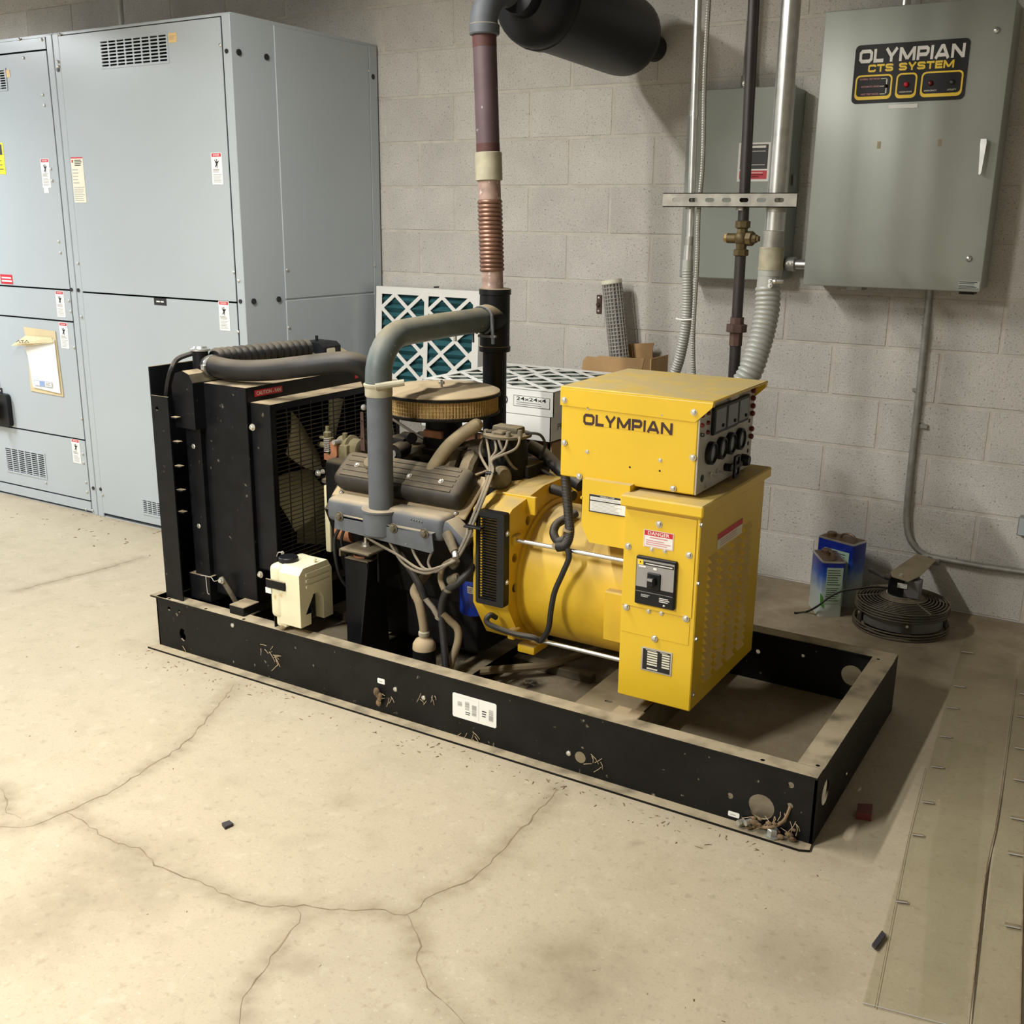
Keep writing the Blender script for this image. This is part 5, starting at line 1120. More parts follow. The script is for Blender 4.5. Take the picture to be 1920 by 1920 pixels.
# distributor and ignition leads
dc = V((1.640, AY-.02, .0)); m = MB('engine_black').lathe([(.035, .62), (.035, .66), (.062, .67), (.066, .70), (.066, .80), (.06, .825), (.07, .828)], dc, Z, 28); ds = P(m, 'distributor')
m = MB('engine_dusty').lathe([(.072, .828), (.078, .830), (.078, .838), (.066, .842), (.03, .843)], dc, Z, 32); dcp = P(m, 'distributor_cap'); m = MB('engine_dusty').box(dc+V((-.045, -.022, .84)), dc+V((.05, .03, .862)), .008); m.box(dc+V((-.02, -.06, .838)), dc+V((.02, -.02, .852)), .004); m.build('coil_cover', dcp)
m = MB('engine_black'); [m.box(dc+V((-.05+.0*i, -.05+.09*i, .838)), dc+V((.0, -.03+.09*i, .85)), .004) for i in (0, 1)]; m.split('coil_terminal', dcp)
bun = [U(921, 889, y=-1.66), U(907, 930, y=-1.76), U(885, 985, y=-1.80), U(877, 1010, y=-1.82), U(855, 1050, y=-1.83), U(835, 1062, y=-1.84)]
heads = [(911, 813, -1.56), (926, 818, -1.575), (953, 818, -1.575), (975, 815, -1.57), (905, 820, -1.53), (985, 812, -1.52)]
ends = [[(800, 1075), (760, 1060), (735, 1025), (720, 995)], [(790, 1068), (745, 1040), (700, 1015), (680, 1000)], [(800, 1068), (780, 1045), (770, 1020)], [(815, 1072), (803, 1055), (812, 1030)]]
for i, (px, py, yy) in enumerate(heads[:4]):
    h0 = U(px, py, y=yy); off = V((.006*(i-1.5), -.004*(i % 2), .003*i))
    m1 = [h0, U(px+(4 if i < 2 else -8), py+26, y=yy-.03), U(918+i*2, 862, y=-1.635)]+[b+off for b in bun]+[U(a, b, y=-1.84+.01*k) for k, (a, b) in enumerate(ends[i])]
    ld_ = P(MB('wire_grey').tube(m1, .0042, 8, 6), 'ignition_lead'); MB('wire_grey').lathe([(.0075, -.012), (.0085, 0), (.007, .014)], h0, Z, 10).build('terminal_boot', ld_)
for i, q in enumerate(([(905, 822, -1.54), (900, 850, -1.58), (915, 880, -1.64), (922, 889, -1.66)], [(985, 812, -1.52), (1012, 815, -1.50), (1022, 835, -1.48), (1012, 858, -1.46)], [(985, 880, -1.50), (965, 878, -1.56), (945, 850, -1.60), (935, 825, -1.60)], [(912, 812, -1.50), (895, 808, -1.48), (893, 822, -1.46)])):
    P(MB('wire_grey' if i != 1 else 'rubber_black').tube([U(a, b, y=c) for a, b, c in q], .0045, 8, 6), 'ignition_lead')
p = U(921, 887, y=-1.665); P(MB('black_clean').obox(p, (X, Y, Z), (.016, .012, .004), .002), 'lead_clip'); p = U(878, 986, y=-1.82); P(MB('black_clean').box(p+V((-.01, -.012, -.003)), p+V((.05, .008, .003)), .001), 'lead_bracket')
# governor ahead of the engine
gc = U(655, 840, y=-1.56); m = MB('governor_olive').lathe([(.028, -.04), (.040, -.034), (.042, 0), (.046, .004), (.046, .014), (.036, .02), (.036, .055), (.028, .06)], gc+V((.0, .0, 0)), X, 20); m.box(gc+V((-.03, -.05, -.05)), gc+V((.03, .02, .02)), .008); m.cyl(gc+V((.0, -.02, .035)), gc+V((.0, -.02, .055)), .009, n=10); gv = P(m, 'governor')
sp0 = U(615, 835, y=-1.60); m = MB('mesh_metal'); m.tube([sp0+V((.013*math.cos(k*.7), .013*math.sin(k*.7), -.024+k*.0008)) for k in range(64)], .0026, 5); m.build('governor_spring', gv)
m = MB('governor_olive').cyl(sp0+V((0, 0, -.06)), sp0+V((0, 0, .055)), .006, n=8); m.lathe([(.012, .03), (.014, .036), (.014, .046), (.007, .05), (.007, .066)], sp0, Z, 8); m.box(sp0+V((-.035, -.008, .022)), sp0+V((.02, .01, .03)), .002); m.lathe([(.010, 0), (.010, .05)], sp0+V((-.04, 0, -.0)), X, 8); m.build('adjusting_screw', gv)
m = MB('rust_orange').plate([(-.012, -.04), (.03, -.045), (.045, -.02), (.045, .02), (.03, .032), (.015, .02), (.02, -.012), (.01, -.028), (-.012, -.02)], [], sp0+V((.01, -.02, -.005)), X, Z, Y*.01); m.build('bell_crank', gv); MB('mesh_metal').cyl(sp0+V((.05, -.03, .02)), sp0+V((.05, .0, .02)), .008, n=10).build('pivot_pin', gv)
m = MB('iron_brown').plate([(-.008, 0), (.010, 0), (.006, .13), (-.006, .13)], [circle(0, .04, .003, 8), circle(0, .10, .003, 8)], U(680, 845, y=-1.60), X, Z, Y*.005); ga = P(m, 'throttle_lever'); MB('mesh_metal').ball(U(682, 764, y=-1.605), .010, 10).build('ball_joint', ga); MB('mesh_metal').cyl(U(682, 762, y=-1.605), U(695, 768, y=-1.58), .005, n=8).build('link_end', ga)
m = MB('engine_black').cyl(gc+V((-.02, .0, -.04)), gc+V((-.02, 0, -.16)), .045, n=16); m.box((1.0, AY-.16, .50), (1.10, AY-.04, .70), .02); P(m, 'governor_drive')
m = MB('engine_dusty').tube([U(615, 890, y=-1.62), U(622, 898, y=-1.62), U(640, 902, y=-1.62)], .012, 10, 3); m.lathe([(.03, 0), (.03, .012), (.02, .014)], U(620, 903, y=-1.60), Z, 16); m.use('zinc_bolt'); m.bolt(U(597, 887, y=-1.64), -Y, .008, .01); m.bolt(U(606, 884, y=-1.64), -Y, .006, .01); P(m, 'coolant_fitting')
# belts and pulleys
m = MB('engine_black').lathe([(.085, 0), (.09, .004), (.08, .012), (.09, .02), (.09, .028), (.04, .032)], V((.975, AY, .40)), X, 28); pu = P(m, 'crank_pulley')
bel = [V((.985, AY+.1*math.cos(a)-.0, .40+.1*math.sin(a))) for a in [math.radians(q) for q in range(-150, 31, 15)]]; 
m = MB('rubber_black').tube([V((.987, AY+.086*math.cos(a_), .40+.086*math.sin(a_))) for a_ in [math.radians(q_) for q_ in range(180, 361, 15)]]+[V((.987, AY+.07, .58)), V((.987, AY, .63)), V((.987, AY-.07, .58)), V((.987, AY-.086, .40))], .006, 6, 2); P(m, 'fan_belt', 35, pu)
m = MB('rust_orange').cyl((1.10, AY-.19, .48), (1.16, AY-.19, .48), .04, n=18); P(m, 'water_pump')
m = MB('rubber_black').tube([U(640, 985, y=-1.80), U(628, 1010, y=-1.80), U(630, 1050, y=-1.80), U(640, 1085, y=-1.78), U(660, 1110, y=-1.75)], .006, 8, 5); m.tube([U(648, 985, y=-1.79), U(640, 1015, y=-1.79), U(650, 1045, y=-1.77)], .005, 8, 5); P(m, 'loom_wires')
p = U(618, 1005, y=-1.62); m = MB('fan_cream').box((p.x-.012, -1.63, .36), (p.x+.012, -1.61, .60), .006); P(m, 'shroud_strip')
# engine mounts
for s in (-1, 1):
    my_ = AY+s*.31; m = MB('black_paint'); m.plate([(1.215, .10), (1.30, .10), (1.305, .43), (1.215, .43)], [], (0, my_-s*.0, 0), X, Z, Y*.005*s)
    m.plate([(-.06, .10), (.10, .10), (.075, .40), (.0, .435), (-.0, .43)], [], (1.303, my_, 0), V((0, -s, 0)), Z, X*.005); m.plate([(0, .10), (.10, .10), (.075, .43), (0, .43)], [], (1.219, my_, 0), V((0, -s, 0)), Z, -X*.004); m.box((1.213, my_-.005, .426), (1.308, my_-s*.085, .432), .001); mo_ = P(m, 'engine_mount')
    MB('rubber_black').lathe([(.028, 0), (.034, .004), (.034, .02), (.028, .026)], (1.262, my_-s*.045, .43), Z, 20).build('rubber_isolator', mo_)
    MB('rust_orange').lathe([(.037, .004), (.037, .010)], (1.256, my_-s*.045, .43), Z, 20).build('rubber_lip', mo_)
    m = MB('engine_dusty').box((1.205, my_-s*.0-.02, .458), (1.325, my_-s*.16, .466), .002); m.box((1.205, my_-.02, .44), (1.211, my_-s*.16, .462)); m.use('engine_black'); m.box((1.318, my_-s*.03, .36), (1.325, my_-s*.16, .458)); m.build('mount_foot', mo_)
    m = MB('zinc_bolt').lathe([(.016, 0), (.016, .003), (.012, .004), (.012, .014), (.006, .015), (.006, .03)], (1.262, my_-s*.045, .466), Z, 8); m.build('mount_nut', mo_)
# oil filter, hoses, fuel canister
m = MB('oil_filter_blue').lathe([(.02, .0), (.044, .006), (.048, .014), (.048, .115), (.046, .12)], U(890, 1150, y=-1.66), Z, 26); of = P(m, 'oil_filter', 35, None, 'blue spin-on oil filter'); c = U(895, 1095, y=-1.71); 
p = U(890, 1150, y=-1.66); MB('engine_black').cyl(p+Z*.118, p+Z*.17, .045, n=20).build('filter_adapter', of); d = Decal(p+V((.005, -.0486, .085)), X, Z, .022, .022); d.lines(.1, .1, .9, .9, 3, 'print_grey'); d.build('filter_label', of)
fy = -1.80; fb = U(796, 1262, y=fy)+Z*.022; m = MB('engine_black').lathe([(.028, -.06), (.037, -.055), (.037, .062)], fb, Z, 22); m.use('dust_tan'); m.lathe([(.037, .062), (.036, .078), (.028, .092), (.014, .10), (.011, .108)], fb, Z, 22); bt = P(m, 'fuel_canister'); MB('coupling_cream').lathe([(.016, .104), (.018, .108), (.018, .118), (.014, .122)], fb, Z, 14).build('canister_clamp', bt)
m = MB('hose_tan').tube([fb+Z*.112, U(794, 1170, y=fy), U(786, 1130, y=fy), U(777, 1108, y=fy+.02), U(790, 1088, y=fy+.06), U(800, 1075, y=fy+.1)], .0145, 12, 6); P(m, 'thick_hose')
m = MB('rubber_black').tube([U(735, 1020, y=-1.77), U(758, 1050, y=-1.79), U(785, 1095, y=-1.80), U(796, 1122, y=-1.80)], .0115, 10, 5); m.use('wire_grey'); m.tube([U(797, 1122, y=-1.80), U(812, 1140, y=-1.80), U(822, 1158, y=-1.80)], .0085, 10); P(m, 'wiring_sleeve')
m = MB('loom_black').tube([U(900, 1035, y=-1.72), U(888, 1062, y=-1.76), U(862, 1090, y=-1.79), U(838, 1108, y=-1.80), U(829, 1130, y=-1.80), U(828, 1160, y=-1.80), U(832, 1200, y=-1.81), U(836, 1260, y=-1.83), U(836, 1290, y=-1.84)], .0115, 12, 6); lm_ = P(m, 'wiring_loom')
for q in ((840, 1106), (824, 1158)): c = U(*q, y=-1.80); MB('wire_grey').lathe([(.0135, -.004), (.0135, .004)], c, (.3, 0, 1), 12).build('tape_band', lm_)
m = MB('hose_tan').tube([U(850, 1050, y=-1.78), U(831, 1062, y=-1.79), U(826, 1085, y=-1.79), U(833, 1106, y=-1.80)], .009, 10, 5); m.tube([U(828, 1150, y=-1.80), U(845, 1165, y=-1.78), U(858, 1180, y=-1.77), U(858, 1205, y=-1.78), U(845, 1245, y=-1.80), U(838, 1290, y=-1.84)], .012, 12, 6); P(m, 'return_hose')
m = MB('engine_dusty').lathe([(.012, 0), (.016, .004), (.016, .035), (.010, .04)], U(842, 1090, y=-1.79), V((1, 0, .55)), 12); m.lathe([(.014, 0), (.016, .02), (.010, .03)], U(848, 1062, y=-1.76), V((.6, 0, .8)), 12); P(m, 'oil_sender')
# ---- exhaust riser and crossover
rx = 1.358; ry = AY-.302
m = MB('exhaust_grey').lathe([(.050, .0), (.058, .004), (.058, .072), (.062, .075), (.062, .081), (.042, .083)], (rx, ry, .535), Z, 30); rs = P(m, 'riser_socket')
m = MB('exhaust_grey').cyl((rx, ry, .60), (rx+.002, ry, .985), .0385, n=30); rp = P(m, 'exhaust_riser', 35, None, 'slate grey exhaust riser pipe')
m = MB('coupling_cream').lathe([(.040, .0), (.0415, .004), (.0415, .026), (.043, .028), (.0455, .032), (.0455, .038), (.042, .04)], (rx, ry, .965), Z, 28); m.tube([V((rx+.02, ry-.04, 1.0)), V((rx+.045, ry-.015, 1.005)), V((rx+.085, ry+.015, 1.012))], .010, 10); P(m, 'riser_clamp')
TZ = 1.155; pts = [V((rx, ry, .985)), V((rx, ry, 1.01))]+[V((rx, ry+.125-.125*math.cos(a), 1.02+.125*math.sin(a))) for a in [math.pi/2*i/8 for i in range(1, 9)]]+[V((rx+.012, ry+.30, 1.152)), V((1.388, SY-.045, TZ+.002))]
m = MB('elbow_grey').tube(pts, .0405, 26); P(m, 'crossover_elbow')
m = MB('black_paint').lathe([(.050, 1.043), (.054, 1.045), (.054, 1.062), (.051, 1.064), (.051, 1.235), (.0545, 1.237), (.0545, 1.255), (.05, 1.257)], (1.390, SY, 0), Z, 30); m.lathe([(.051, 0), (.051, .055), (.046, .075), (.044, .08)], (1.390, SY, TZ), -Y, 26); te = P(m, 'exhaust_tee')
m = MB('black_paint').cyl((1.392, SY, .62), (1.390, SY, 1.05), .0412, n=26); P(m, 'exhaust_pipe')
m = MB('exhaust_grey'); c = V((1.39, SY-.085, TZ)); m.tube([c+V((.046*math.cos(a), 0, .046*math.sin(a))) for a in [math.radians(k) for k in range(-70, 251, 20)]], .0045, 8); a_ = c+V((.046*math.cos(math.radians(-10)), -.004, -.0)); m.cyl(c+V((.044, -.004, .02)), c+V((.050, -.004, -.075)), .006, n=8); m.cyl(c+V((-.03, -.004, -.04)), c+V((-.03, -.004, -.075)), .004, n=8); m.box(c+V((-.01, -.008, -.055)), c+V((.06, .004, -.047)), .001); P(m, 'muffler_clamp')
m = MB('galvanized_dull').tube([c+V((-.11, .0, -.036)), c+V((-.10, -.01, -.05)), c+V((-.10, -.01, -.075))], .006, 8); P(m, 'clamp_tail')
# ---- alternator
AZ = .42
m = MB('yellow_dusty').plate([(-.265, .36), (-.265, .655), (-.245, .667), (-.06, .70), (.06, .70), (.245, .667), (.265, .655), (.265, .36), (.19, .24), (.09, .19), (-.09, .19), (-.19, .24)], [circle(c_[0], c_[1], .0145, 18) for c_ in ((-.156, .611), (U(965, 1046, x=1.8).y-AY, U(965, 1046, x=1.8).z), (U(965, 1102, x=1.8).y-AY, U(965, 1102, x=1.8).z))], (1.675, AY, 0), Y, Z, X*.125); ad = P(m, 'bell_housing')
for yy, nm in ((-1.66, 'rib'), (-1.40, 'rib')):
    zt = .70-.033*abs(yy-AY+.0-.06*math.copysign(1, yy-AY))/.185; MB('yellow_dusty').box((1.69, yy-.006, zt-.05), (1.83, yy+.006, zt+.006), .002).build(nm, ad)
m = MB('yellow_dusty').box((1.78, -1.30, .57), (1.86, -1.22, .655), .006); m.build('lifting_lug', ad)
gx0, gx1, gz0_, gz1_ = 1.702, 1.800, .372, .660; gy = -1.765
m = MB('black_clean').plate(rrect(gx0, gz0_, gx1, gz1_, .006, 2), [rect(gx0+.010, gz0_+.016, gx1-.024, gz1_-.016)], (0, gy-.028, 0), X, Z, Y*.03); gr = P(m, 'vent_frame')
m = MB('yellow_dusty').box((gx0+.008, gy-.004, gz0_+.012), (gx1-.02, gy+.0, gz1_-.012)); m.build('grille_backing', gr)
sl0 = None; ns = 30
for i in range(ns):
    z = gz0_+.02+(gz1_-gz0_-.04)*i/(ns-1)
    if sl0 is None: sl0 = MB('black_clean').box((gx0+.009, gy-.024, -.0013), (gx1-.023, gy-.012, .0013)).build('slat', None, 0); o = sl0
    else: o = sl0.copy(); COL.objects.link(o)
    o.parent = gr; o.location = (0, 0, z)
MB('yellow_paint').box((gx0+.010, gy-.02, gz0_+.014), (gx0+.017, gy-.011, gz1_-.014)).build('grille_edge', gr)
for z in (.60, .45): p = V((gx1+.0005, gy-.012, z)); MB('zinc_bolt').bolt(p, X, .006, .006).build('frame_screw', gr)
DR = .212
m = MB('yellow_dusty').lathe([(DR+.012, 0), (DR+.012, .012), (DR, .016), (DR, .38)], (1.795, AY, AZ), X, 56); dm = P(m, 'alternator_drum')
m = MB('yellow_dusty').box((2.10, -1.735, .32), (2.18, -1.70, .47), .004); m.build('terminal_lug', dm); m = MB('yellow_dusty').box((1.80, AY-.21, .205), (1.86, AY-.12, .232), .005); m.build('foot_lug', dm)
for yy, zz_ in ((-.235, .15), (-.235, -.148), (.235, .15), (.235, -.148)):
    MB('galvanized').cyl((1.79, AY+yy, AZ+zz_), (2.20, AY+yy, AZ+zz_), .0065, n=12).build('tie_rod', dm)
    MB('yellow_dusty').box((1.785, AY+yy-.012, AZ+zz_-.016), (1.81, AY+yy+.03, AZ+zz_+.016), .004).build('rod_lug', dm)
# alternator cabinet
bx0, bx1, by0, by1, bz0, bz1 = 2.165, 2.385, -1.758, -1.242, .178, .745
m = MB('yellow_paint').box((bx0, by0, bz0), (bx1, by1, bz1), .003); cbx = P(m, 'alternator_cabinet')
MB('yellow_paint').box((bx0-.006, by0-.022, bz1-.006), (bx1+.012, by1+.022, bz1+.026), .004).build('cabinet_lid', cbx)
ex = MB('yellow_paint').plate([(2.024, .655), (2.05, .607), (2.17, .607), (2.17, .788), (2.024, .788)], [circle(U(1090, 933, y=-1.742).x, U(1090, 933, y=-1.742).z, .004, 10)], (0, -1.742, 0), X, Z, Y*.35); exo = P(ex, 'side_box')
a, b = U(1106, 923, y=-1.742), U(1172, 972, y=-1.742); d = Decal((a.x, -1.7428, b.z+.004), X, Z, b.x-a.x, a.z-b.z-.008, 'paper_white', .0008); d.rect(0, .88, 1, 1, 'print_black').text('GENERAC CORP', .3, .91, .7, .97, 'print_white').rect(0, .63, 1, .69, 'print_black').rect(0, 0, 1, .06, 'print_black').rect(0, 0, .02, 1, 'print_black').lines(.06, .72, .95, .85, 2, 'print_grey', .3).lines(.06, .08, .95, .6, 7, 'print_grey', .25); d.build('specification_plate', exo, 'white and black specification plate')
fy_ = by0
m = MB('yellow_paint').box((bx0+.002, fy_-.003, .452), (bx1-.010, fy_+.001, .728), .001); up_ = m.build('breaker_panel', cbx); link(up_, cbx) if up_.parent is None else None
m = MB('yellow_paint').box((bx0+.002, fy_-.0015, .372), (bx1-.014, fy_+.001, .449), .0007); m.build('cover_plate', cbx)
a, b = U(1208, 994, y=fy_), U(1264, 1028, y=fy_); d = Decal((2.226, fy_-.0038, .632), X, Z, .087, .048, 'paper_white', .0008); d.rect(.02, .68, .98, .98, 'print_red').text('DANGER', .14, .73, .86, .93, 'print_white').frame(.02, .03, .98, .98, .001, 'print_pink').rect(.2, .54, .8, .6, 'print_pink').lines(.08, .1, .92, .46, 3, 'print_pink', .4); d.build('danger_label', cbx, 'red and white danger label')
x_0, x_1, z_0, z_1 = 2.211, 2.328, .468, .605
m = MB('black_clean').box((x_0, fy_-.014, z_0), (x_1, fy_, z_1), .002); bk = m.build('circuit_breaker', cbx)
d = Decal((x_0+.003, fy_-.0145, z_0+.003), X, Z, .110, z_1-z_0-.006, 'black_clean', .0006); d.rect(0, .37, 1, .97, 'print_grey').rect(.19, .855, .99, .93, 'print_black').rect(.24, .88, .95, .90, 'print_white').rect(.03, .85, .17, .96, 'print_yellow').rect(.085, .89, .115, .925, 'print_black').rect(.06, .80, .25, .835, 'print_white').rect(.45, .78, .54, .83, 'print_white').rect(0, .265, 1, .275, 'print_grey').lines(.15, .15, .4, .22, 3, 'print_white', .3).lines(.64, .10, .92, .21, 3, 'print_white', .5).rect(.75, .03, .80, .065, 'print_white'); d.build('breaker_face', bk)
c = V((x_0+.056, fy_-.0155, z_0+.073)); m = MB('black_clean').box(c+V((-.020, -.004, -.026)), c+V((.020, .004, .024)), .003); m.box(c+V((-.013, -.022, -.012)), c+V((.009, -.002, .014)), .004); m.build('breaker_toggle', bk); MB('print_grey').box(c+V((-.010, -.023, .006)), c+V((.004, -.0218, .013))).build('toggle_cap', bk)
d = Decal((2.234, fy_-.0008, .270), X, Z, .092, .070, 'galvanized', .001); d.rect(.05, .06, .95, .94, 'print_black'); 
for r in range(6):
    y = .80-.105*r; d.rect(.20, y, .53, y+.065, 'label_cream'); d.k = 1; d.rect(.68, y, .93, y+.065, 'label_cream'); d.k = 1
d.rect(.2, .10, .55, .16, 'label_cream').rect(.15, .9, .5, .92, 'label_cream').rect(.62, .9, .85, .92, 'label_cream'); d.build('rating_plate', cbx, 'metal rating plate with blank white fields')
bl = MB('zinc_bolt')
for q in ((1236, 983), (1178, 1024), (1292, 1041), (1174, 1138), (1286, 1160), (1227, 1197)): bl.bolt(U(*q, y=fy_-.003), -Y, .0068, .007)
for q in ((1222, 1030), (1247, 1033), (1216, 1146), (1240, 1150)): bl.bolt(U(*q, y=fy_-.003), -Y, .0045, .004)
for q in ((1314, 984), (1308, 1094), (1304, 1198), (1299, 1302)): bl.bolt(U(*q, x=bx1), X, .0055, .005)
for z in (.70, .60, .48): bl.bolt((bx1-.02, by1, z), Y, .006, .006)
bl.split('cabinet_bolt', cbx)
a, b = U(1345, 1005, x=bx1), U(1392, 975, x=bx1); d = Decal((bx1+.0006, -1.625, .612), Y, Z, .20, .045, 'label_cream', .0006); d.rect(0, .62, 1, 1, 'print_red').lines(.1, .1, .9, .55, 3, 'print_pink', .3); d.build('side_label', cbx)
lv = None
for ci, yy in enumerate((-1.655, -1.565, -1.475, -1.385)):
    for r in range(17):
        z = .24+r*.0235
        if ci < 3 and z > .60 and yy < -1.40: continue
        if lv is None:
            mm_ = MB('yellow_paint'); w_ = .032; mm_.add([(0, -w_, .014), (0, w_, .014), (.011, -w_*.92, .0), (.011, w_*.92, .0), (0, -w_, -.003), (0, w_, -.003)], [(0, 2, 3, 1), (2, 4, 5, 3), (0, 4, 2), (1, 3, 5)]); lv = mm_.build('louver', None, 0); o = lv
        else: o = lv.copy(); COL.objects.link(o)
        o.parent = cbx; o.location = (bx1, yy, z)
# ---- control box on top
cx0, cx1, cy0, cy1, cz0, cz1 = 1.938, 2.349, -1.716, -1.284, .781, 1.036
for yy in (-1.66, -1.34): P(MB('rubber_black').box((2.18, yy-.02, .76), (2.32, yy+.02, cz0+.002), .002), 'box_mount')
m = MB('yellow_paint').box((cx0, cy0, cz0), (cx1-.004, cy1, cz1-.003), .003); cb2 = P(m, 'control_box')
lidm = MB('yellow_paint'); lp = [(0, 0), (0, .052)]
lidm.box((cx0-.003, cy0-.003, cz1-.005), (cx1+.036, cy1+.003, cz1+.002), .002)
lidm.plate([(cx0-.003, .984), (cx1-.012, .978), (cx1+.014, 1.002), (cx1+.032, 1.020), (cx1+.034, cz1-.008), (cx0-.003, cz1-.008)], [], (0, cy0-.003, 0), X, Z, Y*.003)
lidm.plate([(cx0-.003, .984), (cx1-.012, .978), (cx1+.014, 1.002), (cx1+.032, 1.020), (cx1+.034, cz1-.008), (cx0-.003, cz1-.008)], [], (0, cy1, 0), X, Z, Y*.003)
lidm.cyl((cx0-.003, cy0+.006, cz1-.007), (cx1+.034, cy0+.006, cz1-.007), .009, n=16)
lidm.cyl((cx0-.003, cy1-.006, cz1-.007), (cx1+.034, cy1-.006, cz1-.007), .009, n=16)
lidm.build('box_lid', cb2, 40)
d = Decal((2.008, cy0-.0006, .936), X, Z, .266, .0315, 'yellow_paint', .0004); d.text('OLYMPIAN', 0, .0, 1, 1., 'print_brown', True); d.build('logo_lettering', cb2, 'dark OLYMPIAN lettering')
bl = MB('zinc_bolt')
for q in ((1058, 750), (1301, 773), (1058, 830), (1299, 858), (1086, 893), (1262, 916)): bl.bolt(U(*q, y=cy0-.003), -Y, .0062, .006)
for q in ((1103, 765), (1242, 778), (1101, 847), (1238, 863)): bl.bolt(U(*q, y=cy0), -Y, .004, .003)
bl.use('black_clean')
for q in ((1184, 771), (1181, 876), (1237, 883)): p = U(*q, y=cy0); bl.cyl(p, p-Y*.0006, .0028, n=10)  # flat black discs stand for three small dark holes
bl.split('box_screw_and_hole', cb2)
# instrument panel on the +x end
pxp = cx1
m = MB('panel_white').box((cx1-.005, cy0+.002, cz0), (cx1, cy1-.002, cz1-.012), .001); ip = P(m, 'instrument_panel')
def ip_(px, py): return U(px, py, x=pxp)
C3 = lambda a, b: ip_(1300+a*.1198, 700+b*.1198)
for i, (tl, br_) in enumerate((((288, 520), (462, 905)), ((482, 445), (645, 830)), ((662, 370), (815, 745)))):
    a, b = C3(*tl), C3(*br_); zt = C3(tl[0], tl[1]).z; zc = (C3((tl[0]+br_[0])/2, (tl[1]+br_[1])/2)).z; yc_ = (a.y+b.y)/2; hw = (b.y-a.y)/2*.98; hh = .0385
    m = MB('black_clean').box((pxp, yc_-hw, zc-hh), (pxp+.010, yc_+hw, zc+hh), .003); mt = m.build('panel_meter', ip); m = MB('meter_grey').box((pxp+.009, yc_-hw+.010, zc-hh*.78), (pxp+.0112, yc_+hw-.010, zc+hh*.80), .001); m.build('meter_window', mt); MB('black_clean').cyl((pxp+.011, yc_+hw*.4, zc-hh*.5), (pxp+.014, yc_+hw*.4, zc-hh*.5), .005, n=10).build('meter_screw', mt)
for q in ((245, 1245), (405, 1165), (550, 1090), (700, 1022)):
    p = C3(*q); p.x = pxp; m = MB('black_clean').lathe([(.031, 0), (.032, .004), (.031, .014), (.025, .016), (.024, .010)], p, X, 26); gg = m.build('round_gauge', ip); MB('meter_grey').lathe([(.0245, .0105), (.0245, .0115)], p, X, 24).build('gauge_face', gg)
for q in ((130, 660), (225, 620), (125, 812), (220, 772), (215, 920)): p = C3(*q); MB('lamp_red').lathe([(.006, 0), (.006, .004), (.003, .009)], p, X, 12).build('pilot_lamp', ip)
p = C3(122, 962); MB('black_clean').cyl(p, p+X*.008, .005, n=10).build('push_button', ip)
C6 = lambda a, b: ip_(1380+a*.10417, 720+b*.10417)
for q in ((295, 110), (290, 245), (285, 385), (275, 520), (260, 795), (250, 930)): p = C6(*q); MB('lamp_red').lathe([(.0055, 0), (.008, .003), (.008, .010), (.004, .013)], p-Y*.006, X, 8).build('fuse_cap', ip)
for q in ((250, 655), (228, 1060), (222, 1195)): p = C6(*q); MB('black_clean').lathe([(.0065, 0), (.0065, .0015), (.005, .002)], V((pxp, p.y-.006, p.z)), X, 12).build('blank_hole_disc', ip)  # black discs drawn in place of dark open holes
p = C3(135, 1645); MB('black_clean').lathe([(.010, 0), (.010, .0015), (.008, .002)], V((pxp, p.y, p.z)), X, 14).build('blank_hole_disc', ip)  # larger black disc, also standing for a dark hole
for q in ((250, 1590), (360, 1530)): p = C3(*q); m = MB('galvanized').lathe([(.007, 0), (.007, .006), (.003, .007)], p, X, 10); m.cyl(p+X*.006, p+V((.026, .004, -.004)), .0028, n=8); m.build('toggle_switch', ip)
p = C3(490, 1465); m = MB('black_clean').cyl(p, p+X*.022, .011, n=14); m.build('rotary_knob', ip); p = C3(755, 1350); m = MB('black_clean').lathe([(.018, 0), (.018, .012), (.014, .024)], p, X, 12); m.build('rotary_knob', ip)
p = C3(590, 1430); m = MB('black_clean').plate(rrect(-.022, -.034, .022, .030, .004, 2), [rrect(-.014, -.026, .014, -.006, .002, 1), rrect(-.014, .004, .014, .024, .002, 1)], p+X*.020, Y, Z, -X*.006); m.box(p+V((0, -.01, -.012)), p+V((.018, .05, .004)), .003); m.build('guarded_switch', ip)
p = C3(600, 330); MB('panel_white').box((pxp, p.y-.03, p.z-.012), (pxp+.012, p.y+.03, p.z+.010), .002).build('lamp_hood', ip)
p = C3(190, 1755); MB('zinc_bolt').bolt(p, X, .005, .006).build('panel_screw', ip)
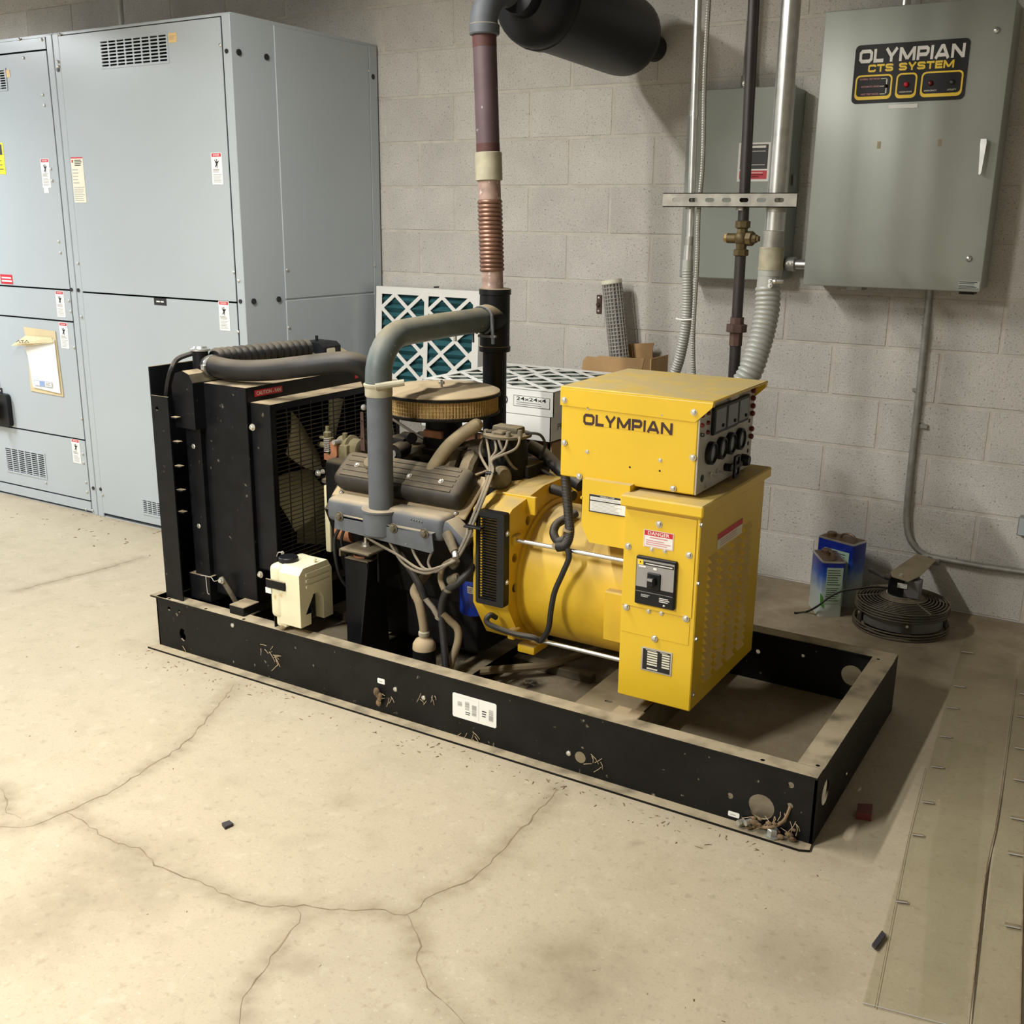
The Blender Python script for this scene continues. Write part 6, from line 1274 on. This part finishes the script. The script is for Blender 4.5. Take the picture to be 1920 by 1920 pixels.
# wiring loom from the control box, with a loop over the drum
cd_ = [U(1060, 893, y=-1.70), U(1063, 930, y=-1.71), U(1066, 965, y=-1.72), U(1068, 1000, y=-1.735), U(1060, 1022, y=-1.745), U(1045, 1026, y=-1.745)]
P1, rr = flex(cd_, .0135, .0042, 12, 14, .05); m = MB('loom_black').tube(P1, rr, 12); lo = P(m, 'corrugated_loom')
P1, rr = flex([U(1062, 1010, y=-1.735), U(1047, 1015, y=-1.72), U(1038, 1000, y=-1.70), U(1043, 984, y=-1.67), U(1056, 975, y=-1.63), U(1080, 962, y=-1.58)], .0125, .0042, 12, 14, .05); m = MB('loom_black').tube(P1, rr, 12); m.build('loom_loop', lo)
for q in ((1066, 994), (1044, 1024), (1055, 1024)): c = U(*q, y=-1.735); MB('hose_tan').lathe([(.0155, -.003), (.0155, .003)], c, (.2, 0, 1), 14).build('tie_band', lo)
m = MB('loom_black').tube([U(1062, 1026, y=-1.745), U(1067, 1045, y=-1.75), U(1055, 1075, y=-1.752), U(1040, 1110, y=-1.755), U(1033, 1145, y=-1.755), U(1028, 1180, y=-1.75), U(1014, 1201, y=-1.745), U(1000, 1195, y=-1.755), U(960, 1187, y=-1.77), U(920, 1172, y=-1.79), U(912, 1162, y=-1.79), U(920, 1153, y=-1.78), U(930, 1158, y=-1.76)], .0085, 10, 6); P(m, 'sensor_cable')
m = MB('rubber_black').tube([U(990, 835, y=-1.42), U(1020, 852, y=-1.40), U(1055, 885, y=-1.40), U(1090, 910, y=-1.42)], .022, 12, 5); P(m, 'thick_cable')
m = MB('rubber_black').tube([U(985, 905, y=-1.50), U(1010, 912, y=-1.50), U(1040, 918, y=-1.52), U(1075, 930, y=-1.55)], .016, 12, 5); m.tube([U(950, 880, y=-1.52), U(945, 905, y=-1.55), U(960, 915, y=-1.53), U(1000, 880, y=-1.45), U(1040, 895, y=-1.43)], .006, 8, 6); P(m, 'starter_cables')
m = MB('engine_black').box((1.60, AY-.12, .60), (1.70, AY+.15, .70), .015); m.box((1.62, AY-.02, .68), (1.72, AY+.12, .74), .01); P(m, 'rear_housing')
sm = U(935, 895, y=-1.62); m = MB('engine_dusty').lathe([(.03, -.03), (.036, -.02), (.036, .02), (.024, .03)], sm, V((1, -.3, .2)), 16); m.lathe([(.014, 0), (.018, .006), (.012, .02)], sm+V((.0, -.03, -.008)), -Y, 12); P(m, 'oil_pressure_switch')
m = MB('dust_tan').box((1.52, AY-.13, .715), (1.60, AY-.04, .722), .002); m.use('zinc_bolt'); m.bolt((1.55, AY-.10, .722), Z, .008, .012); P(m, 'coil_bracket')
